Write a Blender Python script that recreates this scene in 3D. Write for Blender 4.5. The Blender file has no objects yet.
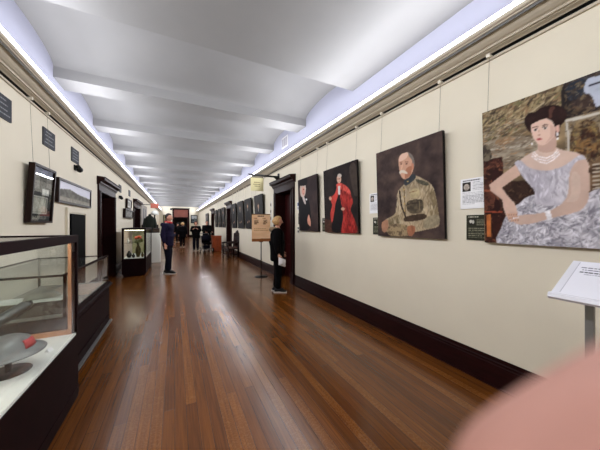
import bpy, bmesh, math, random
import numpy as np
from mathutils import Vector, Matrix
PI = math.pi
rnd = random.Random(7)
SC = bpy.context.scene
COL = SC.collection

# ------------------------------------------------------------------ camera constants
CAM_H = 1.5
YAW = math.radians(26.4)
FPX = 252.0
CS, SN = math.cos(YAW), math.sin(YAW)
XL, XR = -1.655, 2.68          # faces of the side walls
Y0, Y1 = -3.5, 34.2            # corridor start and end
CEIL = 3.75

# ------------------------------------------------------------------ materials
def lin(c):
    return tuple(((v/255)/12.92 if v/255 <= .04045 else ((v/255+.055)/1.055)**2.4) for v in c)

def mat(name, rgb, rough=.6, metal=0, noise=0, nscale=8, bump=0, bscale=60, coat=0, emit=None, estr=0, stretch=None, spec=.5):
    m = bpy.data.materials.new(name); m.use_nodes = True
    nt = m.node_tree; n = nt.nodes; b = n['Principled BSDF']
    c = lin(rgb)
    b.inputs['Base Color'].default_value = (*c, 1)
    b.inputs['Roughness'].default_value = rough
    b.inputs['Metallic'].default_value = metal
    b.inputs['Coat Weight'].default_value = coat
    b.inputs['Specular IOR Level'].default_value = spec
    if noise or bump:
        tc = n.new('ShaderNodeTexCoord'); mp = n.new('ShaderNodeMapping')
        nt.links.new(tc.outputs['Object'], mp.inputs[0])
        if stretch: mp.inputs['Scale'].default_value = stretch
    if noise:
        t = n.new('ShaderNodeTexNoise'); t.inputs['Scale'].default_value = nscale; t.inputs['Detail'].default_value = 6
        nt.links.new(mp.outputs[0], t.inputs[0])
        r = n.new('ShaderNodeValToRGB')
        r.color_ramp.elements[0].position = .3; r.color_ramp.elements[1].position = .7
        r.color_ramp.elements[0].color = (*[max(0, x*(1-noise)) for x in c], 1)
        r.color_ramp.elements[1].color = (*[min(1, x*(1+noise)) for x in c], 1)
        nt.links.new(t.outputs[0], r.inputs[0]); nt.links.new(r.outputs[0], b.inputs['Base Color'])
    if bump:
        t2 = n.new('ShaderNodeTexNoise'); t2.inputs['Scale'].default_value = bscale; t2.inputs['Detail'].default_value = 4
        nt.links.new(mp.outputs[0], t2.inputs[0])
        bp = n.new('ShaderNodeBump'); bp.inputs['Strength'].default_value = bump; bp.inputs['Distance'].default_value = .01
        nt.links.new(t2.outputs[0], bp.inputs['Height']); nt.links.new(bp.outputs[0], b.inputs['Normal'])
    if emit:
        b.inputs['Emission Color'].default_value = (*lin(emit), 1); b.inputs['Emission Strength'].default_value = estr
    return m

def glass_mat(name, tint=(.965, .98, .975)):
    m = bpy.data.materials.new(name); m.use_nodes = True
    nt = m.node_tree; n = nt.nodes; n.remove(n['Principled BSDF'])
    tr = n.new('ShaderNodeBsdfTransparent'); tr.inputs[0].default_value = (*tint, 1)
    gl = n.new('ShaderNodeBsdfGlossy'); gl.inputs['Roughness'].default_value = .02
    lw = n.new('ShaderNodeLayerWeight'); lw.inputs['Blend'].default_value = .5
    pw = n.new('ShaderNodeMath'); pw.operation = 'POWER'; pw.inputs[1].default_value = 5; nt.links.new(lw.outputs['Facing'], pw.inputs[0])
    fr = n.new('ShaderNodeMapRange'); fr.inputs[3].default_value = .045; fr.inputs[4].default_value = .85; nt.links.new(pw.outputs[0], fr.inputs[0])
    mx = n.new('ShaderNodeMixShader'); out = n['Material Output']
    nt.links.new(fr.outputs[0], mx.inputs[0]); nt.links.new(tr.outputs[0], mx.inputs[1]); nt.links.new(gl.outputs[0], mx.inputs[2])
    nt.links.new(mx.outputs[0], out.inputs[0])
    return m

def paint_mat():
    m = bpy.data.materials.new('painted_picture'); m.use_nodes = True
    nt = m.node_tree; n = nt.nodes; b = n['Principled BSDF']
    a = n.new('ShaderNodeAttribute'); a.attribute_name = 'Col'
    nt.links.new(a.outputs['Color'], b.inputs['Base Color'])
    b.inputs['Roughness'].default_value = .6; b.inputs['Specular IOR Level'].default_value = .08
    return m

def floor_mat():
    m = bpy.data.materials.new('oak_boards'); m.use_nodes = True
    nt = m.node_tree; n = nt.nodes; L = nt.links.new; b = n['Principled BSDF']
    tc = n.new('ShaderNodeTexCoord'); mp = n.new('ShaderNodeMapping')
    mp.inputs['Rotation'].default_value = (0, 0, PI/2)
    L(tc.outputs['Object'], mp.inputs[0])
    br = n.new('ShaderNodeTexBrick')
    br.inputs['Scale'].default_value = 1; br.inputs['Brick Width'].default_value = 2.3; br.inputs['Row Height'].default_value = .082
    br.inputs['Mortar Size'].default_value = .0016; br.inputs['Mortar Smooth'].default_value = .3; br.offset = .37; br.offset_frequency = 2; br.squash = 1.3; br.squash_frequency = 3
    br.inputs['Color1'].default_value = (0, 0, 0, 1); br.inputs['Color2'].default_value = (1, 1, 1, 1); br.inputs['Mortar'].default_value = (.5, .5, .5, 1)
    L(mp.outputs[0], br.inputs[0])
    ramp = n.new('ShaderNodeValToRGB'); cr = ramp.color_ramp
    cr.elements[0].color = (*lin((92, 50, 15)), 1); cr.elements[1].color = (*lin((120, 70, 24)), 1)
    e = cr.elements.new(.5); e.color = (*lin((106, 60, 19)), 1)
    L(br.outputs['Color'], ramp.inputs[0])
    # long grain
    mp2 = n.new('ShaderNodeMapping'); mp2.inputs['Scale'].default_value = (70, 2.2, 1); L(tc.outputs['Object'], mp2.inputs[0])
    g = n.new('ShaderNodeTexNoise'); g.inputs['Scale'].default_value = 1; g.inputs['Detail'].default_value = 5; g.inputs['Distortion'].default_value = .6
    L(mp2.outputs[0], g.inputs[0])
    gr = n.new('ShaderNodeMapRange'); gr.inputs[1].default_value = .3; gr.inputs[2].default_value = .7; gr.inputs[3].default_value = .68; gr.inputs[4].default_value = 1.22
    L(g.outputs[0], gr.inputs[0])
    mul = n.new('ShaderNodeMix'); mul.data_type = 'RGBA'; mul.blend_type = 'MULTIPLY'; mul.inputs[0].default_value = 1
    L(ramp.outputs[0], mul.inputs[6]); L(gr.outputs[0], mul.inputs[7])
    # quarter-sawn fleck, wavy, on part of the boards
    mp3 = n.new('ShaderNodeMapping'); mp3.inputs['Scale'].default_value = (9, 5, 1); L(tc.outputs['Object'], mp3.inputs[0])
    w = n.new('ShaderNodeTexWave'); w.wave_type = 'BANDS'; w.bands_direction = 'Y'; w.inputs['Scale'].default_value = 2.2; w.inputs['Distortion'].default_value = 14; w.inputs['Detail'].default_value = 3; w.inputs['Detail Scale'].default_value = 1.6
    L(mp3.outputs[0], w.inputs[0])
    wr = n.new('ShaderNodeMapRange'); wr.inputs[1].default_value = .72; wr.inputs[2].default_value = .98; wr.inputs[3].default_value = 0; wr.inputs[4].default_value = .13
    L(w.outputs['Fac'], wr.inputs[0])
    sel = n.new('ShaderNodeMapRange'); sel.inputs[1].default_value = .62; sel.inputs[2].default_value = .7
    L(br.outputs['Color'], sel.inputs[0])
    ml = n.new('ShaderNodeMath'); ml.operation = 'MULTIPLY'; L(wr.outputs[0], ml.inputs[0]); L(sel.outputs[0], ml.inputs[1])
    mx = n.new('ShaderNodeMix'); mx.data_type = 'RGBA'
    L(ml.outputs[0], mx.inputs[0]); L(mul.outputs[2], mx.inputs[6]); mx.inputs[7].default_value = (*lin((186, 140, 92)), 1)
    mo = n.new('ShaderNodeMix'); mo.data_type = 'RGBA'
    L(br.outputs['Fac'], mo.inputs[0]); L(mx.outputs[2], mo.inputs[6]); mo.inputs[7].default_value = (*lin((40, 20, 10)), 1)
    L(mo.outputs[2], b.inputs['Base Color'])
    # worn varnish
    rn = n.new('ShaderNodeTexNoise'); rn.inputs['Scale'].default_value = 1.6; rn.inputs['Detail'].default_value = 5; L(tc.outputs['Object'], rn.inputs[0])
    rr = n.new('ShaderNodeMapRange'); rr.inputs[1].default_value = .3; rr.inputs[2].default_value = .7; rr.inputs[3].default_value = .17; rr.inputs[4].default_value = .25
    L(rn.outputs[0], rr.inputs[0]); L(rr.outputs[0], b.inputs['Roughness'])
    bp = n.new('ShaderNodeBump'); bp.inputs['Strength'].default_value = .12; bp.inputs['Distance'].default_value = .004
    ad = n.new('ShaderNodeMath'); ad.operation = 'SUBTRACT'; L(g.outputs[0], ad.inputs[0]); L(br.outputs['Fac'], ad.inputs[1])
    L(ad.outputs[0], bp.inputs['Height']); L(bp.outputs[0], b.inputs['Normal'])
    b.inputs['Specular IOR Level'].default_value = .6; b.inputs['Coat Weight'].default_value = 0; b.inputs['Coat Roughness'].default_value = .2; b.inputs['Coat IOR'].default_value = 1.55
    return m

M = {}
M['wall'] = mat('cream_wall_paint', (220, 212, 193), .75, noise=.03, nscale=1.5, bump=.05, bscale=90)
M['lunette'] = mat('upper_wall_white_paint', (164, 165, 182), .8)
M['cornice'] = mat('cornice_paint', (188, 178, 160), .55)
M['ceiling'] = mat('ceiling_plaster', (132, 131, 131), .85, noise=.02, nscale=2)
M['slot'] = mat('black_track_slot', (14, 12, 11), .7)
M['mahogany'] = mat('mahogany_stain', (32, 8, 8), .45, noise=.35, nscale=5, stretch=(1, 1, 8), spec=.12)
M['door_leaf'] = mat('door_leaf_wood', (44, 10, 10), .35, noise=.3, nscale=5, spec=.2)
M['case_wood'] = mat('display_case_wood', (24, 6, 8), .6, noise=.3, nscale=6, spec=.08)
M['light_wood'] = mat('light_wood_edge', (190, 135, 98), .45, noise=.15, nscale=12)
M['floor'] = floor_mat()
M['paint'] = paint_mat()
M['glass'] = glass_mat('display_glass')
M['white'] = mat('white_board', (236, 238, 232), .6)
M['white_gloss'] = mat('white_acrylic', (222, 222, 232), .25)
M['paper'] = mat('white_paper', (232, 232, 234), .7)
M['black'] = mat('black_satin', (9, 9, 10), .4, spec=.25)
M['matte_black'] = mat('matte_black', (5, 5, 6), .7, spec=.04)
M['canvas_edge'] = mat('dark_canvas_edge', (14, 9, 9), .6, spec=.15)
M['steel'] = mat('brushed_steel', (118, 118, 116), .4, metal=.35, noise=.1, nscale=30, stretch=(1, 1, .1))
M['wire'] = mat('hanging_wire', (120, 116, 104), .5, metal=.3)
M['hook'] = mat('cream_hook', (226, 220, 205), .5)
M['skin'] = mat('skin', (205, 150, 126), .55, noise=.06, nscale=60)
M['skin_near'] = mat('skin_close', (170, 120, 106), .6, noise=.04, nscale=200)
M['nail'] = mat('finger_nail', (232, 170, 155), .25)
M['navy'] = mat('navy_jacket_cloth', (24, 20, 44), .8, noise=.25, nscale=14, spec=.1)
M['jeans'] = mat('dark_trousers', (14, 14, 26), .85, noise=.2, nscale=14, spec=.1)
M['red'] = mat('red_cloth', (176, 28, 34), .8)
M['blackcloth'] = mat('black_coat_cloth', (7, 6, 8), .85, noise=.2, nscale=14, spec=.08)
M['shoe'] = mat('dark_shoes', (12, 11, 13), .5, spec=.2)
M['sole'] = mat('pale_shoe_sole', (190, 186, 180), .6)
M['hair_dark'] = mat('dark_brown_hair', (36, 26, 22), .7, noise=.3, nscale=60)
M['hair_blond'] = mat('blond_hair', (184, 146, 96), .65, noise=.35, nscale=50)
M['hair_red'] = mat('auburn_hair', (96, 48, 30), .7, noise=.3, nscale=50)
M['fur'] = mat('beige_fur_trim', (132, 112, 88), .95, noise=.4, nscale=80, bump=.6, bscale=120)
M['eye'] = mat('dark_eye', (30, 20, 18), .3)
M['chair_wood'] = mat('carved_chair_wood', (34, 15, 12), .35, noise=.3, nscale=10, spec=.3)
M['cushion'] = mat('dull_seat_cloth', (92, 66, 56), .8)
M['redwood'] = mat('red_brown_wood', (168, 78, 42), .4, noise=.3, nscale=4, stretch=(4, 4, 1), spec=.3)
M['helmet'] = mat('grey_painted_steel', (104, 109, 110), .4, metal=.2, noise=.22, nscale=14)
M['redpatch'] = mat('red_helmet_patch', (170, 36, 44), .55)
M['gunmetal'] = mat('gunmetal', (74, 78, 76), .4, metal=.5, noise=.2, nscale=18)
M['grey_cloth'] = mat('grey_cloth', (150, 148, 140), .9, noise=.15, nscale=14)
M['pinkish'] = mat('faded_pink_cloth', (190, 172, 158), .9, noise=.12, nscale=14)
M['crate'] = mat('weathered_wood', (58, 44, 32), .8, noise=.45, nscale=9, stretch=(1, 8, 8))
M['bronze'] = mat('bronze', (96, 84, 52), .4, metal=.5, noise=.25, nscale=20)
M['leaf'] = mat('olive_leaves', (104, 112, 62), .7, noise=.3, nscale=20)
M['leafpanel'] = mat('pale_green_panel', (170, 168, 130), .8, noise=.15, nscale=9)
M['flower'] = mat('orange_red_flower', (214, 84, 48), .7)
M['exit_red'] = mat('red_lit_sign', (180, 96, 78), .5, emit=(225, 110, 85), estr=.15)
M['lamp_on'] = mat('glowing_lamp', (255, 250, 240), .5, emit=(255, 246, 230), estr=6)
M['led'] = mat('cove_led_strip', (250, 250, 255), .5, emit=(240, 240, 255), estr=8)
M['case_lamp'] = mat('case_lamp', (255, 250, 240), .5, emit=(255, 244, 215), estr=9)
M['sign_cream'] = mat('cream_sign_board', (212, 203, 158), .5)
M['ink'] = mat('sign_ink', (96, 84, 58), .6)
M['darkgreen'] = mat('dark_green_wool', (18, 28, 22), .9, noise=.2, nscale=12)
M['greyboard'] = mat('grey_display_panel', (148, 140, 132), .7, noise=.2, nscale=3)
M['plaque'] = mat('slate_plaque', (66, 68, 74), .5)
M['plaque_ink'] = mat('plaque_lettering', (176, 178, 180), .6)
M['vent'] = mat('vent_louvre', (206, 204, 206), .7)
M['vent_dark'] = mat('vent_recess', (150, 148, 156), .8)
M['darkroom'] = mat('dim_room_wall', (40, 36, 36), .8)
M['transom'] = mat('transom_panel', (122, 62, 48), .5, noise=.15, nscale=3)
M['gunpart'] = mat('dark_iron', (44, 44, 42), .5, metal=.5)
M['white_strap'] = mat('white_bag_paper', (225, 222, 225), .7)

# ------------------------------------------------------------------ mesh helper
class MB:
    def __init__(s): s.v = []; s.f = []; s.mi = []; s.sm = []
    def add(s, vs, fs, mi=0, smooth=False, M4=None):
        o = len(s.v)
        for p in vs:
            p = Vector(p)
            if M4 is not None: p = M4 @ p
            s.v.append(tuple(p))
        for f in fs: s.f.append([i+o for i in f]); s.mi.append(mi); s.sm.append(smooth)
        return s
    def box(s, a, b, mi=0, bev=0, M4=None):
        x0, y0, z0 = [min(a[i], b[i]) for i in range(3)]; x1, y1, z1 = [max(a[i], b[i]) for i in range(3)]
        if bev:
            bm = bmesh.new(); bmesh.ops.create_cube(bm, size=1)
            for v in bm.verts: v.co = Vector(((x0+x1)/2+v.co.x*(x1-x0), (y0+y1)/2+v.co.y*(y1-y0), (z0+z1)/2+v.co.z*(z1-z0)))
            bmesh.ops.bevel(bm, geom=bm.edges[:], offset=bev, segments=2, affect='EDGES', profile=.7)
            bm.verts.index_update(); vs = [v.co[:] for v in bm.verts]; fs = [[v.index for v in f.verts] for f in bm.faces]; bm.free()
            return s.add(vs, fs, mi, False, M4)
        vs = [(x0, y0, z0), (x1, y0, z0), (x1, y1, z0), (x0, y1, z0), (x0, y0, z1), (x1, y0, z1), (x1, y1, z1), (x0, y1, z1)]
        fs = [(0, 3, 2, 1), (4, 5, 6, 7), (0, 1, 5, 4), (1, 2, 6, 5), (2, 3, 7, 6), (3, 0, 4, 7)]
        return s.add(vs, fs, mi, False, M4)
    def tube(s, pts, r, seg=10, mi=0, caps=True, M4=None, sy=1):
        pts = [Vector(p) for p in pts]; n = len(pts)
        rr = r if isinstance(r, (list, tuple)) else [r]*n
        rings = []; vs = []; fs = []; prev = None
        for i, p in enumerate(pts):
            d = (pts[min(i+1, n-1)]-pts[max(i-1, 0)]).normalized()
            if prev is None:
                ref = Vector((0, 0, 1)) if abs(d.z) < .9 else Vector((1, 0, 0))
                u = d.cross(ref).normalized()
            else:
                u = (prev - d*prev.dot(d)).normalized()
            prev = u; w = d.cross(u)
            for k in range(seg):
                a = 2*PI*k/seg; vs.append(p+u*math.cos(a)*rr[i]+w*math.sin(a)*rr[i]*sy)
        for i in range(n-1):
            for k in range(seg):
                a = i*seg+k; b = i*seg+(k+1) % seg; fs.append((a, b, b+seg, a+seg))
        s.add(vs, fs, mi, True, M4)
        if caps:
            s.add(vs[:seg], [tuple(range(seg))[::-1]], mi, False, M4); s.add(vs[-seg:], [tuple(range(seg))], mi, False, M4)
        return s
    def lathe(s, prof, c=(0, 0, 0), seg=24, mi=0, M4=None, sx=1, sy=1):
        vs = []; fs = []
        for r, z in prof:
            for k in range(seg):
                a = 2*PI*k/seg; vs.append((c[0]+r*sx*math.cos(a), c[1]+r*sy*math.sin(a), c[2]+z))
        for i in range(len(prof)-1):
            for k in range(seg):
                a = i*seg+k; b = i*seg+(k+1) % seg; fs.append((a, b, b+seg, a+seg))
        fs.append(tuple(range(seg))[::-1]); fs.append(tuple(range((len(prof)-1)*seg, len(prof)*seg)))
        return s.add(vs, fs, mi, True, M4)
    def prism(s, poly, y0, y1, mi=0, axis='y', M4=None, mis=None):
        """polygon in the (x,z) plane swept along y"""
        n = len(poly)
        vs = [(x, y0, z) for x, z in poly]+[(x, y1, z) for x, z in poly]
        if axis == 'x': vs = [(y, x, z) for x, y, z in vs]
        for i in range(n):
            j = (i+1) % n; s.add([vs[i], vs[j], vs[j+n], vs[i+n]], [(0, 1, 2, 3)], mis[i] if mis else mi, False, M4)
        s.add(vs, [tuple(range(n))[::-1], tuple(range(n, 2*n))], mi, False, M4)
        return s
    def sphere(s, c, r, mi=0, seg=16, rings=10, sc=(1, 1, 1), M4=None):
        vs = []; fs = []
        for i in range(rings+1):
            t = PI*i/rings
            for k in range(seg):
                a = 2*PI*k/seg; vs.append((c[0]+r*sc[0]*math.sin(t)*math.cos(a), c[1]+r*sc[1]*math.sin(t)*math.sin(a), c[2]+r*sc[2]*math.cos(t)))
        for i in range(rings):
            for k in range(seg):
                a = i*seg+k; b = i*seg+(k+1) % seg; fs.append((a, a+seg, b+seg, b))
        return s.add(vs, fs, mi, True, M4)
    def build(s, name, mats, parent=None, loc=None, rotz=0):
        me = bpy.data.meshes.new(name); me.from_pydata(s.v, [], s.f)
        if not isinstance(mats, (list, tuple)): mats = [mats]
        for m in mats: me.materials.append(m)
        me.polygons.foreach_set('material_index', s.mi); me.polygons.foreach_set('use_smooth', s.sm)
        bm = bmesh.new(); bm.from_mesh(me); bmesh.ops.remove_doubles(bm, verts=bm.verts, dist=1e-5)
        bmesh.ops.recalc_face_normals(bm, faces=bm.faces); bm.to_mesh(me); bm.free()
        o = bpy.data.objects.new(name, me); COL.objects.link(o)
        if parent: o.parent = parent
        if loc: o.location = loc
        o.rotation_euler.z = rotz
        return o

def tag(o, label=None, cat=None, group=None, kind=None):
    if label: o['label'] = label
    if cat: o['category'] = cat
    if group: o['group'] = group
    if kind: o['kind'] = kind
    return o
def thing(name, label, cat, loc=(0, 0, 0), rotz=0, group=None):
    o = bpy.data.objects.new(name, None); COL.objects.link(o); o.location = loc; o.rotation_euler.z = rotz
    o.empty_display_size = .1
    return tag(o, label, cat, group)
def struct(o): o['kind'] = 'structure'; return o

# ------------------------------------------------------------------ the room shell
def wall_with_doors(name, xin, xout, doors):
    m = MB(); y = Y0
    for (a, b, h) in doors:
        m.box((xin, y, 0), (xout, a, 3.18)); m.box((xin, a, h), (xout, b, 3.18)); y = b
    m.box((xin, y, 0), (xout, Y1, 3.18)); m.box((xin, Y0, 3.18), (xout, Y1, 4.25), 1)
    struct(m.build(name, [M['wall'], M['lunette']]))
RD = [(5.84, 6.94, 2.43), (13.6, 14.65, 2.43), (20.1, 21.4, 2.43)]
LD = [(7.68, 9.25, 2.33), (13.4, 15.3, 2.33)]
wall_with_doors('wall_right', XR, XR+.32, RD)
wall_with_doors('wall_left', XL, XL-.32, LD)
m = MB()     # end wall with its tall opening
EX0, EX1, EZ = -.12, 1.46, 3.38
m.box((XL-.3, Y1, 0), (EX0, Y1+.25, 4.25)); m.box((EX1, Y1, 0), (XR+.3, Y1+.25, 4.25)); m.box((EX0, Y1, EZ), (EX1, Y1+.25, 4.25))
struct(m.build('wall_end', M['wall']))
m = MB(); m.box((XL-.3, Y0-.2, 0), (XR+.3, Y0, 4.25)); struct(m.build('wall_back', M['wall']))
m = MB(); m.box((XL-.4, Y0-.2, -.1), (XR+.4, Y1+5, 0)); struct(m.build('floor', M['floor']))
# ceiling: flat field over the camera, then shallow cross vaults between flat beams
m = MB()
m.box((XL, Y0, CEIL), (XR, 3.40, 4.3))
ya = 3.40; k = 0
while ya < Y1-.05:
    yb = 5.09+2.075*k
    if yb > Y1: yb = Y1
    n = 18; arc = []
    c = (ya+yb)/2; hw = (yb-ya)/2
    for i in range(n+1):
        t = PI*(1-i/n); arc.append((c+hw*math.cos(t), 3.91+.17*math.sin(t)))
    for i in range(n):
        (p0, z0), (p1, z1) = arc[i], arc[i+1]
        m.add([(XL, p0, z0), (XR, p0, z0), (XR, p1, z1), (XL, p1, z1)], [(0, 1, 2, 3)], 0, True)
    m.box((XL, ya-.002, 4.2), (XR, yb+.002, 4.3))
    if yb < Y1: m.box((XL, yb, CEIL), (XR, yb+.43, 4.3))
    ya = yb+.43; k += 1
struct(m.build('ceiling', M['ceiling']))

# cornices with the light trough behind the lip and the hanging track below it
prof = [(0, 3.055), (.022, 3.055), (.024, 3.075), (.010, 3.080), (.010, 3.090), (.045, 3.094), (.060, 3.10), (.095, 3.104), (.10, 3.112),
        (.118, 3.108), (.125, 3.120), (.118, 3.128), (.14, 3.135), (.165, 3.150), (.195, 3.176), (.225, 3.196), (.255, 3.204), (.262, 3.212), (.262, 3.236), (.245, 3.236), (.240, 3.19), (.0, 3.17)]
pm = [0]*len(prof); pm[2] = 1; pm[3] = 1; pm[4] = 1; pm[1] = 0
for nm, x0, sg in (('trim_1', XR, -1), ('trim_2', XL, 1)):
    m = MB(); m.prism([(x0+sg*p, z) for p, z in prof], Y0, Y1, mis=pm)
    struct(m.build(nm, [M['cornice'], M['slot']]))
# baseboards
bprof = [(0, 0), (.045, 0), (.045, .012), (.028, .018), (.026, .20), (.020, .206), (.020, .226), (.012, .235), (.010, .262), (0, .266)]
def base(nm, x0, sg, cuts):
    m = MB(); y = Y0
    for a, b in cuts+[(Y1, None)]:
        m.prism([(x0+sg*p, z) for p, z in bprof], y, a); y = b
    struct(m.build(nm, M['mahogany']))
base('baseboard_right', XR, -1, [(5.67, 7.1), (13.42, 14.82), (19.92, 21.58)])
base('baseboard_left', XL, 1, [(7.5, 9.42), (13.2, 15.5)])
m = MB()
for a, b in ((XL, EX0-.15), (EX1+.15, XR)): m.box((a, Y1-.03, 0), (b, Y1, .27))
struct(m.build('baseboard_end', M['mahogany']))

# doors: casing with pediment, reveal, leaves
def door(nm, xw, sg, a, b, top, cw=.16, ped=.34):
    """xw wall face, sg direction towards the corridor"""
    m = MB(); X = lambda p: xw+sg*p
    for (p0, p1) in ((a-cw, a+.012), (b-.012, b+cw)):
        m.box((X(0), p0, 0), (X(.035), p1, top+.02)); m.box((X(.035), p0+.02, 0), (X(.05), p0+.05, top)); m.box((X(.035), p1-.05, 0), (X(.05), p1-.02, top))
        m.box((X(0), p0-.005, 0), (X(.055), p1+.005, .3))
    m.box((X(0), a-cw, top-.012), (X(.035), b+cw, top+.14))
    # pediment
    pp = [(0, top+.14), (.045, top+.14), (.05, top+.16), (.07, top+.18), (.075, top+.21), (.11, top+.23), (.15, top+.25), (.155, top+.30), (.17, top+.31), (.17, top+ped-.02), (0, top+ped)]
    m.prism([(X(p), z) for p, z in pp], a-cw-.05, b+cw+.05)
    # reveal lining
    m.box((X(0), a-.001, 0), (X(-.3), a+.02, top)); m.box((X(0), b-.02, 0), (X(-.3), b+.001, top)); m.box((X(0), a, top-.02), (X(-.3), b, top))
    fr = struct(m.build(nm, M['mahogany']))
    # leaf with raised panels
    m = MB(); m.box((X(-.26), a+.02, .004), (X(-.30), b-.02, top-.02))
    w = (b-a-.04); cols = 2
    for c in range(cols):
        y0 = a+.02+w*c/cols+.09; y1 = a+.02+w*(c+1)/cols-.09
        for z0, z1 in ((.2, .95), (1.1, top-.2)):
            m.box((X(-.24), y0, z0), (X(-.262), y1, z1), bev=.008)
            m.box((X(-.235), y0-.03, z0-.03), (X(-.262), y0-.012, z1+.03)); m.box((X(-.235), y1+.012, z0-.03), (X(-.262), y1+.03, z1+.03))
    m.build('door_leaf', M['door_leaf'], fr)
    m = MB(); m.sphere((X(-.20), a+w/2-.06, 1.02), .03); m.tube([(X(-.26), a+w/2-.06, 1.02), (X(-.2), a+w/2-.06, 1.02)], .01)
    m.build('door_knob', M['bronze'], fr)
for i, (a, b, h) in enumerate(RD): door('door_%d' % (i+1), XR, -1, a, b, h)
for i, (a, b, h) in enumerate(LD): door('door_%d' % (i+4), XL, 1, a, b, h)
# end doorway, transom above, dim room beyond
m = MB()
for x0, x1 in ((EX0-.15, EX0+.01), (EX1-.01, EX1+.15)): m.box((x0, Y1-.06, 0), (x1, Y1+.25, EZ))
m.box((EX0-.15, Y1-.06, EZ-.02), (EX1+.15, Y1+.25, EZ+.12)); m.box((EX0-.2, Y1-.1, EZ+.10), (EX1+.2, Y1, EZ+.18))
m.box((EX0, Y1+.02, 2.36), (EX1, Y1+.2, 2.46))
fr = struct(m.build('door_6', M['mahogany']))
m = MB(); m.box((EX0+.01, Y1+.08, 2.46), (EX1-.01, Y1+.12, EZ-.02))
for i in range(1, 4): x = EX0+(EX1-EX0)*i/4; m.box((x-.025, Y1+.05, 2.46), (x+.025, Y1+.09, EZ-.02))
m.build('transom_panel', M['transom'], fr)
m = MB(); m.box((EX0+.01, Y1+.1, 0.004), (EX0+.06, Y1+.85, 2.35)); m.build('door_leaf', M['door_leaf'], fr)
m = MB(); m.box((EX1-.06, Y1+.1, 0.004), (EX1-.01, Y1+.85, 2.35)); m.build('door_leaf', M['door_leaf'], fr)
m = MB()
m.box((-2, Y1+4.6, 0), (3.2, Y1+4.8, 4.2)); m.box((-2.1, Y1+.25, 0), (-1.9, Y1+4.7, 4.2)); m.box((3.1, Y1+.25, 0), (3.3, Y1+4.7, 4.2)); m.box((-2, Y1+.25, 3.2), (3.2, Y1+4.7, 3.4))
struct(m.build('wall_far_room', M['darkroom']))
for (x, y, w, lb) in ((.62, Y1+1.6, .5, 'white glowing ceiling lamp seen through the far doorway'),):
    t = thing('ceiling_lamp', lb, 'lamp', (x, y, 3.2))
    MB().lathe([(.03, 0), (.03, -.45), (.05, -.46)]).build('stem', M['black'], t)
    MB().lathe([(.05, -.45), (w*.7, -.52), (w*.8, -.62), (w*.6, -.74), (.02, -.78)]).build('lamp_shade', M['lamp_on'], t)
# vent grilles in the right-hand lunettes
def vent(y, label):
    t = thing('air_vent', label, 'vent', (XR, y, 3.60), -PI/2, 'air vents in the arched wall panels')
    MB().box((-.20, -.012, 0), (.20, 0, .30), bev=.004).build('frame', M['vent'], t)
    for i in range(3):
        MB().box((-.17+i*.12, -.016, .04), (-.075+i*.12, -.010, .26)).build('slot', M['vent_dark'], t)
vent(6.32, 'white three slot vent in the arched wall panel above the right cornice')

# ------------------------------------------------------------------ cove lighting (real strips in the troughs)
LIGHT_COL = (.93, .955, 1.0)
def strip_light(x, z, dx, dz, y0, y1, e, size=.05, col=LIGHT_COL):
    d = Vector((dx, 0, dz)).normalized(); zc = -d; yc = Vector((0, 1, 0)); xc = yc.cross(zc)
    ld = bpy.data.lights.new('cove_light', 'AREA'); ld.shape = 'RECTANGLE'; ld.size = size; ld.size_y = y1-y0
    ld.energy = e; ld.color = col
    lo = bpy.data.objects.new('cove_light', ld); COL.objects.link(lo)
    R = Matrix((xc, yc, zc)).transposed().to_4x4(); R.translation = Vector((x, (y0+y1)/2, z)); lo.matrix_world = R
E_IN, E_UP = 48, 36
for x, sg, lb in ((XR, -1, 'right'), (XL, 1, 'left')):
    m = MB(); xs = x+sg*.222; hz = 0 if sg < 0 else .026; m.box((xs-.006, Y0+.1, 3.17), (xs+.006, Y1-.25, 3.255), 0); m.box((xs+.006, Y0+.1, 3.255), (xs-.006, Y1-.25, 3.304+hz), 1)
    o = m.build('light_strip', [M['steel'], M['led']])
    tag(o, 'long white light strip standing in the trough of the %s cornice' % lb, 'light strip')
    dz = 0 if sg < 0 else .026
    n = 10; seg = (Y1-Y0-.5)/n
    for i in range(n):
        a = Y0+.1+seg*i
        strip_light(xs+sg*.010, 3.298+dz, sg*1, -.35, a, a+seg, E_IN, .014)
        strip_light(xs+sg*.004, 3.308+dz, sg*.8, 1, a, a+seg, E_UP, .012)

# ------------------------------------------------------------------ painting in vertex colours
def vnoise(h, w, cells, rng, stretch=1):
    gy, gx = max(2, int(cells)), max(2, int(cells*stretch*w/h))
    g = rng.random((gy+2, gx+2))
    y = np.linspace(0, gy, h); x = np.linspace(0, gx, w)
    yi = np.minimum(y.astype(int), gy); xi = np.minimum(x.astype(int), gx)
    fy = (y-yi)[:, None]; fx = (x-xi)[None, :]
    fy = fy*fy*(3-2*fy); fx = fx*fx*(3-2*fx)
    a = g[yi][:, xi]; b = g[yi][:, xi+1]; c = g[yi+1][:, xi]; d = g[yi+1][:, xi+1]
    return (a*(1-fx)+b*fx)*(1-fy)+(c*(1-fx)+d*fx)*fy
def fbm(h, w, cells, rng, stretch=1, octs=4):
    s = 0; a = 1; t = 0
    for i in range(octs): s = s+a*vnoise(h, w, cells*2**i, rng, stretch); t += a; a *= .6
    return s/t
def smoothpoly(pts, n=5):
    P = [np.array(p, float) for p in pts]; out = []; N = len(P)
    for i in range(N):
        p0, p1, p2, p3 = P[i-1], P[i], P[(i+1) % N], P[(i+2) % N]
        for k in range(n):
            t = k/n
            out.append(.5*((2*p1)+(-p0+p2)*t+(2*p0-5*p1+4*p2-p3)*t*t+(-p0+3*p1-3*p2+p3)*t**3))
    return out
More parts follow.
